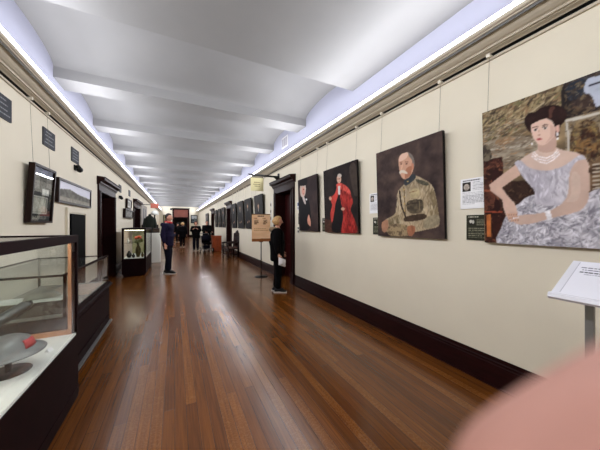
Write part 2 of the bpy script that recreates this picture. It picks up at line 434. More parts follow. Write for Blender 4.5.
class Pic:
    def __init__(s, W, H, bg, seed=1, mp=None):
        s.W, s.H = W, H; s.rng = np.random.default_rng(seed); s.mp = mp
        s.a = np.zeros((H, W, 3)); s.a[:] = bg
        s.X, s.Y = np.meshgrid((np.arange(W)+.5)/W, (np.arange(H)+.5)/H)
    def m(s, p): return s.mp(*p) if s.mp else p
    def blend(s, mask, col, amp=0, cells=20, stretch=1, col2=None, thr=None):
        col = np.array(col, float)
        if col2 is not None:
            f = fbm(s.H, s.W, cells, s.rng, stretch)
            f = np.clip((f-.5)*(thr or 4)+.5, 0, 1)[..., None]
            c = col*(1-f)+np.array(col2, float)*f
        else: c = np.zeros_like(s.a)+col
        if amp: c = c*(1+amp*(fbm(s.H, s.W, cells, s.rng, stretch)-.5)[..., None]*2)
        s.a = s.a*(1-mask[..., None])+c*mask[..., None]
    def polymask(s, pts, smooth=True):
        P = [s.m(p) for p in pts]
        if smooth: P = smoothpoly(P)
        inside = np.zeros((s.H, s.W), bool); n = len(P)
        for i in range(n):
            x1, y1 = P[i]; x2, y2 = P[(i+1) % n]
            if y1 == y2: continue
            c = ((y1 > s.Y) != (y2 > s.Y)) & (s.X < (x2-x1)*(s.Y-y1)/(y2-y1)+x1)
            inside ^= c
        k = inside.astype(float)
        q = k.copy()
        q[1:-1, 1:-1] = (4*k[1:-1, 1:-1]+k[:-2, 1:-1]+k[2:, 1:-1]+k[1:-1, :-2]+k[1:-1, 2:])/8
        return q
    def poly(s, pts, col, smooth=True, **kw): s.blend(s.polymask(pts, smooth), col, **kw)
    def ell(s, c, r, col, ang=0, soft=.15, **kw):
        # c and r in source coordinates
        n = 20; ca, sa = math.cos(ang), math.sin(ang)
        s.poly([(c[0]+r[0]*math.cos(t)*ca-r[1]*math.sin(t)*sa, c[1]+r[0]*math.cos(t)*sa+r[1]*math.sin(t)*ca) for t in [2*PI*i/n for i in range(n)]], col, False, **kw)
    def line(s, pts, w, col, **kw):
        for (x0, y0), (x1, y1) in zip(pts[:-1], pts[1:]):
            L = math.hypot(x1-x0, y1-y0) or 1; nx, ny = -(y1-y0)/L*w/2, (x1-x0)/L*w/2
            s.poly([(x0+nx, y0+ny), (x1+nx, y1+ny), (x1-nx, y1-ny), (x0-nx, y0-ny)], col, False, **kw)
    def dabs(s, mask, n, palette, size=(.01, .03), asp=3, ang=(0, PI), alpha=.6, seed=0):
        r = random.Random(seed); H, W = s.H, s.W; ys, xs = np.nonzero(mask > .5)
        if len(ys) == 0: return
        for _ in range(n):
            q = r.randrange(len(ys)); cy, cx = ys[q], xs[q]; L = r.uniform(*size)*H; B = max(.7, L/asp); th = r.uniform(*ang); R = int(L)+2
            y0, y1, x0, x1 = max(0, cy-R), min(H, cy+R+1), max(0, cx-R), min(W, cx+R+1)
            Y, X = np.mgrid[y0:y1, x0:x1]; dx = X-cx; dy = Y-cy
            u = (dx*math.cos(th)+dy*math.sin(th))/L; v = (-dx*math.sin(th)+dy*math.cos(th))/B
            m = np.clip(1.3-(u*u+v*v), 0, 1)*alpha*mask[y0:y1, x0:x1]
            c = np.array(r.choice(palette), float)*r.uniform(.88, 1.1)
            s.a[y0:y1, x0:x1] = s.a[y0:y1, x0:x1]*(1-m[..., None])+c*m[..., None]
    def text(s, x0, x1, y0, y1, rows, col, seed=0, fill=.55):
        """rows of small word-like strokes"""
        r = random.Random(seed); h = (y1-y0)/rows
        for i in range(rows):
            y = y1-h*(i+.5); x = x0; end = x1 if r.random() < .75 else x0+(x1-x0)*r.uniform(.4, .9)
            while x < end:
                w = (x1-x0)*r.uniform(.04, .14); w = min(w, end-x)
                s.poly([(x, y-h*fill/2), (x+w, y-h*fill/2), (x+w, y+h*fill/2), (x, y+h*fill/2)], col, False)
                x += w+(x1-x0)*.022

def picture_mesh(name, pic, w, h, mats, parent, tilt=0, back=.0, thick=.035, x0=None, z0=0, curve=None, gain=1.0):
    """front grid carrying the painted colours plus sides/back; local x right, z up, -y outwards"""
    if x0 is None: x0 = -w/2
    W, H = pic.W, pic.H
    xs = np.linspace(x0, x0+w, W); zs = np.linspace(z0, z0+h, H)
    XX, ZZ = np.meshgrid(xs, zs)
    YY = -(back+thick)-(ZZ-z0)*tilt
    vs = np.stack([XX, YY, ZZ], -1).reshape(-1, 3)
    idx = np.arange(W*H).reshape(H, W)
    fs = np.stack([idx[:-1, :-1], idx[:-1, 1:], idx[1:, 1:], idx[1:, :-1]], -1).reshape(-1, 4)
    nv = len(vs)
    yb0, yb1 = -back, -back-h*tilt
    ex = [(x0, yb0, z0), (x0+w, yb0, z0), (x0+w, yb1, z0+h), (x0, yb1, z0+h),
          (x0, yb0-thick, z0), (x0+w, yb0-thick, z0), (x0+w, yb1-thick, z0+h), (x0, yb1-thick, z0+h)]
    ef = [(0, 3, 2, 1), (0, 1, 5, 4), (1, 2, 6, 5), (2, 3, 7, 6), (3, 0, 4, 7)]
    me = bpy.data.meshes.new(name)
    me.from_pydata([tuple(v) for v in vs]+ex, [], [tuple(map(int, f)) for f in fs]+[tuple(i+nv for i in f) for f in ef])
    for mm in mats: me.materials.append(mm)
    mi = [0]*len(fs)+[1]*5; me.polygons.foreach_set('material_index', mi)
    at = me.color_attributes.new('Col', 'FLOAT_COLOR', 'POINT')
    c = np.clip(pic.a/255*gain, 0, 1)
    c = np.where(c <= .04045, c/12.92, ((c+.055)/1.055)**2.4)
    full = np.ones((nv+8, 4), np.float32); full[:nv, :3] = c.reshape(-1, 3); full[nv:, :3] = .01
    at.data.foreach_set('color', full.ravel())
    o = bpy.data.objects.new(name, me); COL.objects.link(o)
    if parent: o.parent = parent
    return o

PX = 2.605       # plane of the hung canvases on the right wall
def photo_to_wall(u, v, X=PX):
    w = FPX*X/(CS*(u-175)); return (w-X*SN)/CS, CAM_H-(v-224.4)/FPX*w
def wallmap(yl, yr, zb, zt):
    def f(u, v):
        D, z = photo_to_wall(u, v); return ((yl-D)/(yl-yr), (z-zb)/(zt-zb))
    return f

def hang(t, w, h, top_y, wx=(.06, .94), railz=3.085):
    """two wires and two rail hooks; local frame of a hung picture"""
    for f in wx:
        x = -w/2+w*f
        MB().tube([(x, -.035, railz-.02), (x, -top_y, h)], .0017, 6).build('hanging_wire', M['wire'], t)
        MB().box((x-.016, -.062, railz-.018), (x+.016, -.008, railz+.018), bev=.004).build('rail_hook', M['hook'], t)

def hung_canvas(label, yl, yr, zb, zt, pic, cat='painting', group=None, wires=True, side=1, tilt=.035, thick=.04, name='portrait_painting', wx=(.06, .94)):
    w = abs(yl-yr); h = zt-zb
    X = XR if side == 1 else XL
    t = thing(name, label, cat, (X, (yl+yr)/2, zb), -PI/2 if side == 1 else PI/2, group)
    picture_mesh('canvas', pic, w, h, [M['paint'], M['canvas_edge']], t, tilt, .012, thick)
    if wires: hang(t, w, h, .02+h*tilt, wx, 3.085-zb)
    return t

# --- 1 seated lady in a white satin dress
yl, yr, zb, zt = 1.36, .14, 1.335, 2.55
P = Pic(210, 210, (128, 108, 84), 3, wallmap(yl, yr, zb, zt))
full = np.ones((P.H, P.W))
P.blend(full, (150, 128, 96), col2=(92, 78, 60), cells=9, stretch=.6, thr=3.2, amp=.25)
P.poly([(484, 113), (560, 88), (566, 106), (520, 130), (484, 146)], (148, 132, 96), col2=(96, 84, 60), cells=16, stretch=.5, thr=5)
tp = P.polymask([(484, 113), (570, 84), (566, 106), (535, 122), (484, 146)])
P.dabs(tp, 900, [(156, 140, 108), (120, 104, 78), (84, 70, 56), (178, 158, 124), (104, 100, 70), (140, 108, 80), (60, 50, 42)], (.008, .03), 3, (-.2, 1.4), .7, 1)
P.line([(505, 127), (526, 117), (546, 102)], 1.2, (176, 160, 130))
P.poly([(484, 144), (530, 136), (540, 165), (484, 166)], (160, 150, 132), col2=(122, 108, 92), cells=14, stretch=.4)
P.poly([(498, 139), (512, 136), (514, 141), (498, 145)], (168, 134, 96), col2=(140, 112, 84), cells=20)
P.line([(486, 150), (534, 144)], 1.5, (176, 168, 152))
mp_ = P.polymask([(484, 130), (532, 120), (536, 164), (484, 166)])
P.dabs(mp_, 420, [(150, 140, 124), (120, 108, 92), (176, 164, 146), (96, 80, 66), (160, 124, 92)], (.006, .022), 3, (-.3, .6), .6, 2)
P.poly([(484, 160), (503, 156), (506, 242), (484, 242)], (92, 54, 42), False, col2=(46, 26, 22), cells=14, stretch=.6, thr=5)
P.dabs(P.polymask([(484, 160), (503, 156), (506, 242), (484, 242)], False), 260, [(110, 66, 50), (48, 26, 22), (134, 84, 60), (30, 18, 18), (84, 44, 36)], (.006, .02), 3, (0, PI), .6, 3)
P.poly([(484, 146), (490, 146), (492, 158), (484, 160)], (60, 52, 46), col2=(110, 100, 84), cells=30)
P.line([(484, 190), (503, 190)], 2, (140, 78, 56)); P.line([(484, 211), (502, 211)], 1.6, (150, 70, 50))
P.poly([(486, 214), (490, 213.5), (490.5, 236), (486, 236)], (190, 110, 58), False, amp=.3)
P.poly([(492, 216), (500, 216), (500, 238), (492, 238)], (52, 28, 24), False, amp=.3)
P.ell((496, 178), (4, 9), (50, 26, 24)); P.ell((497, 205), (3.5, 6), (44, 24, 22))
P.poly([(500, 186), (520, 180), (540, 184), (536, 198), (514, 206), (502, 210)], (52, 36, 30), amp=.3)
P.dabs(P.polymask([(500, 186), (520, 180), (540, 184), (536, 198), (514, 206), (502, 210)]), 90, [(74, 52, 40), (44, 30, 26), (96, 72, 54), (60, 40, 32)], (.008, .02), 3, (0, PI), .6, 21)
P.poly([(565, 84), (600, 70), (640, 55), (640, 130), (600, 118), (567, 122)], (76, 66, 62), col2=(40, 34, 34), cells=10, stretch=.7)
P.poly([(568, 86), (590, 77), (592, 90), (580, 98), (570, 100)], (44, 48, 58), amp=.2)
P.poly([(573, 103), (589, 94), (596, 108), (588, 112), (574, 110)], (58, 46, 42), amp=.5, cells=24)
P.poly([(588, 80), (600, 76), (625, 68), (628, 100), (600, 106), (597, 108), (592, 96), (585, 92)], (178, 184, 200), amp=.08)
P.line([(590, 86), (612, 79)], 1.8, (40, 40, 50))
P.poly([(566, 119), (600, 110), (640, 98), (640, 170), (566, 162)], (164, 150, 130), False, col2=(120, 106, 88), cells=16)
P.line([(566, 121), (600, 113), (640, 103)], 2.6, (196, 190, 178))
P.poly([(571, 136), (577, 124), (588, 119), (598, 124), (601, 140), (600, 158), (571, 156)], (140, 118, 74), col2=(70, 50, 36), cells=26, thr=6)
P.poly([(577, 140), (583, 130), (592, 130), (597, 140), (596, 157), (577, 156)], (58, 36, 28), col2=(130, 98, 60), cells=26, thr=6)
P.line([(568, 122), (569, 160)], 2.2, (188, 182, 170)); P.line([(604, 112), (605, 160)], 3, (176, 170, 158))
P.poly([(586, 158), (640, 150), (640, 200), (588, 195)], (112, 88, 66), False, col2=(60, 42, 32), cells=18)
for i in range(7): P.line([(592, 164+i*4), (600, 163+i*4), (612, 161.5+i*4)], 1.6, (186, 176, 160))
gm = P.polymask([(566, 84), (640, 60), (640, 160), (566, 162)], False)
P.dabs(gm*(np.abs(P.a.sum(-1)-520) > 70), 500, [(120, 96, 66), (70, 54, 44), (150, 130, 96), (44, 36, 34), (98, 88, 74)], (.006, .02), 2.5, (0, PI), .45, 4)
# skirt
sk = P.polymask([(534, 194), (518, 203), (507, 213), (501, 226), (498, 244), (560, 250), (640, 262), (640, 178), (612, 184), (592, 190), (570, 200)])
P.blend(sk, (188, 184, 192), col2=(150, 147, 156), cells=10, stretch=.7, thr=3)
P.dabs(sk, 700, [(120, 117, 128), (150, 147, 158), (226, 224, 232), (236, 234, 240), (104, 100, 110), (206, 203, 212)], (.010, .040), 4.5, (.1, 1.5), .55, 5)
P.dabs(sk, 500, [(232, 230, 238), (214, 212, 220), (110, 106, 116), (168, 165, 176)], (.008, .026), 4, (1.6, 3.1), .5, 6)
# chest and neck
P.poly([(520, 162), (530, 153), (538, 149), (540, 142), (555, 135), (556, 146), (566, 150), (580, 153), (588, 162), (586, 170), (560, 172), (536, 172)], (208, 182, 168), amp=.06, cells=12)
# bodice
bd = P.polymask([(515, 163), (521, 160), (528, 166), (538, 169.5), (550, 169.5), (564, 165), (580, 154.5), (585.5, 159), (574, 164), (569, 178), (569, 192), (566, 203), (536, 203), (534, 190), (522, 175)])
P.blend(bd, (206, 202, 210), col2=(178, 173, 184), cells=12, stretch=.8, thr=3)
P.dabs(bd, 160, [(224, 222, 230), (170, 165, 176), (196, 192, 202), (150, 145, 156)], (.008, .03), 4, (1.2, 2.2), .45, 7)
# arms
P.poly([(516, 164), (505, 172), (489.5, 184), (490.5, 190), (502, 199), (504, 209), (509, 217), (514, 212), (513.5, 202), (507, 194), (502, 187), (512, 180), (521, 174)], (202, 170, 154), smooth=False, amp=.1, cells=10)
P.poly([(586, 160), (577, 161), (570, 172), (568, 190), (562, 202), (544, 211.5), (520, 214.5), (512, 218), (517, 223.5), (532, 222.5), (548, 218), (576, 211), (586, 203), (589, 190), (589, 172)], (198, 170, 156), amp=.08, cells=10)
P.poly([(572, 172), (571, 192), (566, 201), (578, 198), (580, 176)], (204, 180, 166), amp=.05)
P.poly([(503, 200), (513, 201), (517, 212), (516, 218), (508, 218), (504, 210)], (206, 174, 158), amp=.08)
for i in range(4): P.line([(507+i*2.4, 212), (509+i*2.6, 221)], 1.3, (204, 162, 138)); P.line([(508.3+i*2.4, 213), (510.3+i*2.6, 221)], .4, (130, 90, 76))
P.line([(512, 217.5), (518, 216.5)], .9, (236, 236, 240))
P.poly([(544, 210.5), (549, 209), (552, 218), (547, 220)], (232, 228, 232), False, amp=.15, cells=60)
# head
hair = [(525.5, 123), (526.5, 117), (530.5, 113), (536, 112), (541, 108.5), (547, 106), (554, 105), (561, 106), (566, 110), (567.5, 116), (564.5, 122), (561, 126), (558, 138), (549, 136), (534, 133), (531, 132), (527.5, 128)]
P.poly(hair, (42, 26, 24), amp=.35, cells=26)
P.poly([(551, 107.5), (556, 107), (553.5, 112), (552, 118), (549.5, 116)], (84, 54, 46), amp=.2)
P.poly([(540, 141), (555, 133), (556, 148), (548, 152), (539, 150)], (190, 158, 144), amp=.04)
P.poly([(532.5, 124.5), (538, 121.5), (545, 118.5), (551, 119.5), (554.5, 124), (556, 130), (554.5, 136), (550, 141), (544.5, 144.5), (539.5, 144), (535.5, 140.5), (533, 135), (532, 129.5)], (220, 188, 172), amp=.03)
P.poly([(551, 125), (555, 127), (555, 135), (549, 141), (546, 143), (551, 135)], (204, 168, 154))
P.dabs(P.polymask(hair), 90, [(58, 38, 34), (34, 20, 20), (78, 54, 48)], (.01, .04), 5, (-.4, .9), .5, 22) if 0 else None
P.poly([(556.5, 126), (560, 125), (559.8, 131), (557, 133)], (212, 170, 154))
for (ex, ey) in ((536, 129.8), (546, 127.8)):
    P.ell((ex, ey), (2.2, 1.0), (232, 222, 218), -.15); P.ell((ex, ey), (1.1, .95), (44, 34, 32)); P.line([(ex-2.6, ey-.6), (ex, ey-1.3), (ex+2.6, ey-1)], .6, (50, 32, 30))
    P.line([(ex-3, ey-2.3), (ex, ey-3.4), (ex+3, ey-3.2)], .8, (70, 46, 40))
P.line([(540.3, 128.5), (539, 133.6)], .6, (184, 148, 134)); P.ell((539.6, 134.6), (1.6, .7), (176, 134, 120))
P.ell((540, 138.8), (2.7, 1.0), (178, 92, 92), -.1); P.line([(537.5, 138.8), (542.6, 138.5)], .4, (120, 56, 60))
P.ell((558, 134), (.7, 2.4), (236, 234, 236)); P.ell((558, 138.2), (1.1, 1.3), (246, 244, 246)); P.ell((532.5, 143.5), (.8, 1), (240, 238, 240))
for i in range(3):
    P.line([(534-i*1.2, 151+i*2.2), (539, 156+i*2.5), (547, 157.6+i*2.6), (554, 154+i*2.4), (558+i, 149+i*2)], 1.0, (240, 236, 240), amp=.2, cells=70)
hung_canvas('large unframed portrait of a seated lady in a white satin gown', yl, yr, zb, zt, P, wx=(.025, .97))

# --- 2 officer in khaki
yl, yr, zb, zt = 2.755, 1.755, 1.345, 2.525
P = Pic(150, 176, (70, 56, 52), 5, wallmap(yl, yr, zb, zt))
full = np.ones((P.H, P.W))
P.blend(full, (84, 68, 62), col2=(50, 40, 40), cells=6, thr=2.5, amp=.14)
P.poly([(403, 185), (413, 175), (425, 179.5), (432.5, 186), (436, 200), (438, 220), (436, 226), (424, 229), (413, 231), (398, 229), (386.5, 225), (385, 219), (395, 212), (398, 192)], (166, 148, 120), amp=.3, cells=11)
P.poly([(425, 181), (432, 187), (436, 202), (437.5, 220), (432, 222), (428, 205)], (128, 112, 84), amp=.3, cells=16)
P.poly([(399, 214), (386, 221), (388, 225), (399, 222)], (120, 106, 80), amp=.3, cells=20)
jk = P.polymask([(403, 185), (413, 175), (425, 179.5), (432.5, 186), (436, 200), (438, 220), (436, 226), (424, 229), (413, 231), (398, 229), (386.5, 225), (385, 219), (395, 212), (398, 192)])
P.dabs(jk, 420, [(186, 168, 142), (154, 136, 110), (122, 106, 84), (202, 186, 158), (140, 122, 96)], (.012, .045), 4, (.9, 2.3), .5, 11)
P.dabs(P.polymask([(397, 192), (404, 186), (406, 205), (396, 214)]), 60, [(206, 192, 166), (188, 170, 142)], (.01, .035), 4, (1, 2), .5, 12)
P.poly([(407, 201), (421, 199), (422, 210), (414, 213), (407, 210)], (84, 74, 60), amp=.5, cells=26); P.line([(407, 203.5), (421, 201.5)], .9, (56, 48, 42))
P.poly([(405, 216), (423, 213), (424, 218), (405, 221)], (66, 52, 42), amp=.3, cells=26)
P.line([(399.5, 190), (401, 205), (406, 219)], 1.5, (56, 46, 40)); P.line([(404, 186), (405, 214)], .9, (104, 88, 64))
P.poly([(410, 190), (418, 188), (419, 195), (411, 197)], (176, 160, 124), amp=.2, cells=30)
P.line([(409, 192), (417, 190)], .8, (130, 100, 74)); P.line([(419, 200), (419, 210)], 1, (120, 108, 84))
for yy in (189, 196, 203, 210): P.ell((404, yy), (.6, .8), (190, 158, 96))
P.poly([(416, 178.5), (427, 181.5), (428, 185), (419, 183)], (84, 80, 66), amp=.4, cells=40)
P.poly([(404.5, 180), (413.5, 173.5), (415.5, 178), (406, 185)], (54, 58, 62), amp=.2)
P.ell((408, 181), (.9, .7), (190, 160, 100))
P.poly([(424, 218), (436.5, 214), (437.5, 223), (424, 228)], (146, 134, 110), amp=.3, cells=20)
P.poly([(386, 226), (396, 223), (408, 226), (407, 235), (392, 235.5), (386, 232)], (158, 138, 106), col2=(100, 84, 66), cells=24, thr=5)
P.poly([(406.5, 226), (413, 225), (414, 230), (411, 235), (407, 234)], (158, 104, 78), amp=.2)
P.poly([(382, 221), (387, 219), (387.5, 226), (384.5, 231.5), (381.5, 230), (381, 224)], (172, 128, 102), amp=.15)
P.poly([(399.3, 160), (400.8, 155.5), (404, 153), (409, 152.4), (413, 156), (414.5, 163), (413, 171), (409, 177), (404, 178.6), (401.3, 175.5), (399.8, 169)], (196, 152, 128), amp=.05)
P.poly([(399.6, 160), (401, 155.5), (404.5, 153), (409, 152.5), (407, 158), (401, 161)], (216, 180, 160))
P.poly([(409, 152.2), (413.2, 155.2), (415, 161), (414.6, 167), (413, 166), (412.6, 160), (410, 156)], (112, 104, 98), amp=.2)
P.poly([(412, 163), (414.2, 164), (413.8, 168.5), (412, 168)], (186, 128, 104))
P.poly([(407, 168), (412, 166), (411, 174), (406, 178), (405, 176)], (164, 112, 88))
P.poly([(400.2, 170.6), (403.6, 169.6), (407.4, 171.6), (407.6, 173.4), (403, 172.6), (400.2, 173.4)], (206, 196, 180))
P.line([(400.6, 162.2), (403, 161.6)], .7, (110, 76, 62)); P.line([(405.6, 161.4), (409.2, 161.8)], .7, (110, 76, 62))
P.ell((402, 163.6), (.9, .6), (60, 40, 36)); P.ell((407.2, 163.4), (1, .6), (60, 40, 36)); P.line([(402.9, 163.5), (402.2, 168.6)], .8, (220, 178, 150))
hung_canvas('unframed portrait of a moustached officer in khaki uniform', yl, yr, zb, zt, P)

# --- 3 figure in a red robe
yl, yr, zb, zt = 4.19, 3.19, 1.36, 2.545
P = Pic(110, 130, (38, 30, 28), 8, wallmap(yl, yr, zb, zt))
full = np.ones((P.H, P.W))
P.blend(full, (44, 34, 32), col2=(26, 20, 20), cells=6, thr=2.5)
P.poly([(350, 168), (356, 164), (359, 190), (354, 194)], (62, 52, 46), amp=.2)
P.poly([(324, 218), (357, 226), (360, 234), (324, 234)], (70, 44, 36), False, amp=.4)
P.poly([(336, 186), (341, 184), (344, 200), (343, 216), (340, 232), (331, 229), (333, 214), (334, 198)], (24, 20, 22), amp=.2)
P.poly([(341.5, 184), (347.5, 187), (350.3, 193), (352.6, 201), (350, 209), (353.5, 218), (356, 230.5), (347, 233), (340, 232), (342.5, 217), (341.5, 205), (340, 196)], (176, 50, 44), col2=(112, 28, 28), cells=14, stretch=1.6, thr=4)
P.poly([(338, 184.5), (335, 193), (330.5, 197.5), (332, 204.5), (330, 213.5), (331.5, 222), (334, 212), (335.5, 203), (339, 192)], (190, 66, 58), amp=.25, cells=16)
P.poly([(336.5, 184.5), (341, 182.5), (349, 188), (350.5, 195), (346, 191), (339, 188)], (206, 84, 74), amp=.2)
rb = P.polymask([(341.5, 184), (347.5, 187), (350.3, 193), (352.6, 201), (350, 209), (353.5, 218), (356, 230.5), (347, 233), (340, 232), (342.5, 217), (341.5, 205), (340, 196)])
P.dabs(rb, 160, [(190, 60, 50), (120, 30, 30), (210, 84, 70), (96, 24, 26), (160, 44, 40)], (.02, .06), 5, (1.1, 1.9), .55, 13)
P.poly([(338.2, 185.5), (340.6, 185.5), (340.3, 194), (338.4, 194)], (206, 202, 200), False)
P.ell((339.5, 178.6), (2.2, 4.2), (206, 168, 146)); P.ell((340.2, 175.2), (2, 1.8), (190, 178, 166)); P.ell((338.9, 178.6), (1.2, .4), (96, 66, 56))
P.ell((340.3, 178.4), (.5, .4), (80, 56, 48)); P.line([(339.2, 181), (340.6, 181)], .4, (150, 96, 84)); P.ell((342.6, 208.2), (1.9, 1.6), (204, 158, 134)); P.ell((330.4, 197.8), (1.3, 2), (204, 158, 134))
hung_canvas('unframed full length portrait of a person in a scarlet robe', yl, yr, zb, zt, P)
# --- 4 lady in black
yl, yr, zb, zt = 5.33, 4.45, 1.365, 2.545
P = Pic(90, 120, (62, 48, 48), 9, wallmap(yl, yr, zb, zt))
full = np.ones((P.H, P.W))
P.blend(full, (70, 54, 52), col2=(44, 34, 36), cells=5, thr=2)
P.poly([(303, 195), (308.6, 199.4), (310.3, 211.7), (310, 225), (304.6, 230.5), (300.4, 229), (299, 206), (300.6, 197.5)], (20, 18, 22), amp=.2)
P.poly([(300.5, 190), (301.5, 183), (304, 181.6), (306, 184.5), (306.3, 190), (304.5, 196), (301.5, 196)], (196, 176, 164), amp=.1)
P.ell((303.8, 190.5), (1.5, 4.2), (208, 154, 138)); P.ell((304.2, 189), (.7, .5), (90, 60, 54)); P.ell((304, 193), (.6, .3), (150, 84, 80)); P.poly([(299, 184), (303, 178), (308, 178.5), (307, 184), (302, 185.5)], (26, 22, 26))
P.poly([(302.6, 197), (304.5, 196.5), (306, 203), (304.5, 203)], (196, 184, 178)); P.ell((306.5, 198.8), (.8, 1), (236, 232, 232))
P.poly([(308.5, 214), (310, 220), (309.6, 225.5), (307.2, 222), (307, 218)], (216, 156, 134)); P.ell((308.6, 222), (1.6, 2), (208, 146, 124))
hung_canvas('unframed portrait of a lady in black with clasped hands beside the doorway', yl, yr, zb, zt, P)

# --- dark portraits farther down the right wall
def dark_portrait(seed, face=(.5, .74), coat=(22, 20, 24), bg=(46, 40, 38), skin=(184, 146, 122), accent=None):
    P = Pic(44, 56, bg, seed)
    P.blend(np.ones((P.H, P.W)), bg, col2=tuple(int(c*.6) for c in bg), cells=4, thr=2)
    fx, fy = face
    P.poly([(fx-.07, fy-.08), (fx+.07, fy-.08), (fx+.27, fy-.2), (fx+.33, 0), (fx-.33, 0), (fx-.27, fy-.2)], coat, amp=.2)
    P.poly([(fx-.03, fy-.06), (fx+.03, fy-.06), (fx, fy-.2)], (190, 186, 178), False)
    if accent: P.poly([(fx-.2, fy-.26), (fx-.1, fy-.2), (fx-.06, 0), (fx-.2, 0)], accent, amp=.2)
    P.ell((fx, fy+.02), (.065, .085), skin); P.ell((fx, fy+.085), (.068, .04), (64, 50, 42))
    P.ell((fx-.1, .22), (.05, .035), skin); P.ell((fx+.12, .25), (.05, .035), skin)
    return P
g1 = 'portraits between the far doorways on the right wall'
far = [(8.95, 7.98, 11, dict(bg=(58, 54, 54), face=(.5, .66), coat=(34, 32, 34)), 'dark unframed portrait with pale face, first beyond the hanging sign'),
       (10.4, 9.38, 12, dict(bg=(50, 46, 42)), 'dark unframed portrait, second beyond the hanging sign, above the notice stand'),
       (11.75, 10.65, 13, dict(bg=(56, 50, 46), coat=(30, 28, 30)), 'dark unframed portrait, third beyond the hanging sign, above the carved armchair'),
       (13.1, 12.1, 14, dict(bg=(44, 42, 42)), 'dark unframed portrait, fourth beyond the hanging sign, beside the second right doorway'),
       (16.15, 15.15, 15, dict(bg=(66, 60, 54)), 'dark portrait just past the second right doorway, nearest of three'),
       (17.6, 16.55, 16, dict(bg=(70, 64, 58)), 'dark portrait past the second right doorway, middle of three'),
       (19.2, 18.1, 17, dict(bg=(62, 58, 54)), 'dark portrait past the second right doorway, farthest of three'),
       (25.2, 23.2, 18, dict(bg=(120, 116, 112), coat=(80, 78, 80)), 'grey portrait on the right wall beyond the last doorway')]
for yl, yr, sd, kw, lb in far:
    hung_canvas(lb, yl, yr, 1.355, 2.54, dark_portrait(sd, **kw), group=g1, tilt=.05)

# ------------------------------------------------------------------ notices, plaques, plates on the right wall
def wall_sheet(name, label, cat, side, yc, zb, w, h, pic, edge, group=None, thick=.012):
    X = XR if side == 1 else XL
    t = picture_mesh(name, pic, w, h, [M['paint'], edge], None, 0, 0, thick)
    t.location = (X, yc, zb); t.rotation_euler.z = -PI/2 if side == 1 else PI/2
    return tag(t, label, cat, group)
def notice_pic(seed, photo=True):
    P = Pic(72, 90, (238, 238, 240), seed)
    P.text(.1, .7, .9, .955, 1, (60, 60, 66), seed, .7)
    if photo:
        P.poly([(.08, .58), (.38, .58), (.38, .88), (.08, .88)], (40, 36, 34), False)
        P.ell((.23, .72), (.11, .11), (170, 160, 150), amp=.4, cells=20)
    P.text(.44, .94, .58, .88, 6, (150, 150, 156), seed+1, .4); P.text(.08, .94, .14, .55, 9, (150, 150, 156), seed+2, .4)
    return P
def plaque_pic(seed):
    P = Pic(64, 66, (52, 52, 40), seed)
    P.blend(np.ones((P.H, P.W)), (50, 50, 40), amp=.15, cells=10)
    P.text(.08, .8, .88, .96, 1, (190, 186, 170), seed, .5)
    P.poly([(.08, .6), (.30, .6), (.30, .84), (.08, .84)], (40, 38, 34), False); P.ell((.16, .74), (.05, .07), (200, 196, 186)); P.ell((.24, .72), (.04, .08), (190, 186, 176))
    P.text(.36, .92, .58, .84, 5, (150, 148, 126), seed+1, .4); P.text(.08, .92, .08, .5, 6, (150, 148, 126), seed+2, .38)
    return P
wall_sheet('printed_notice', 'white printed notice with small photo beside the lady in white gown', 'notice', 1, 1.475, 1.665, .27, .305, notice_pic(21), M['paper'])
wall_sheet('caption_plaque', 'black caption plaque below the white notice beside the lady in white gown', 'plaque', 1, 1.415, 1.35, .27, .25, plaque_pic(22), M['black'], thick=.012)
wall_sheet('printed_notice', 'white printed notice to the left of the khaki officer portrait', 'notice', 1, 2.85, 1.675, .26, .30, notice_pic(23), M['paper'])
wall_sheet('caption_plaque', 'black caption plaque to the left of the khaki officer portrait', 'plaque', 1, 2.79, 1.36, .23, .25, plaque_pic(24), M['black'], thick=.012)
wall_sheet('caption_plaque', 'black caption plaque to the left of the scarlet robe portrait', 'plaque', 1, 4.22, 1.37, .28, .27, plaque_pic(25), M['black'], thick=.012)
wall_sheet('caption_plaque', 'dark caption plaque to the left of the lady in black', 'plaque', 1, 5.37, 1.52, .2, .26, plaque_pic(26), M['black'], thick=.012)
P = Pic(20, 26, (226, 224, 220), 27); P.poly([(.2, .5), (.8, .5), (.8, .9), (.2, .9)], (60, 70, 110), False); P.text(.2, .8, .1, .42, 3, (110, 110, 116), 4)
wall_sheet('printed_notice', 'small notice with blue square beside the near right door casing', 'notice', 1, 5.47, 1.86, .13, .2, P, M['paper'])
t = thing('light_switch', 'small double light switch plate beside the near right doorway', 'switch', (XR, 5.47, 1.3), -PI/2)
MB().box((-.05, -.01, 0), (.05, 0, .17), bev=.003).build('plate', M['hook'], t)
for z in (.02, .1): MB().box((-.03, -.016, z), (.03, -.008, z+.05), bev=.003).build('switch_button', M['plaque'], t)
P = Pic(16, 40, (214, 208, 196), 28)
for q in (.08, .42, .74): P.poly([(.2, q), (.8, q), (.8, q+.14), (.2, q+.14)], (120, 110, 100), False)
wall_sheet('printed_notice', 'narrow pale notice strip just left of the near right doorway', 'notice', 1, 7.42, 1.62, .14, .62, P, M['paper'])

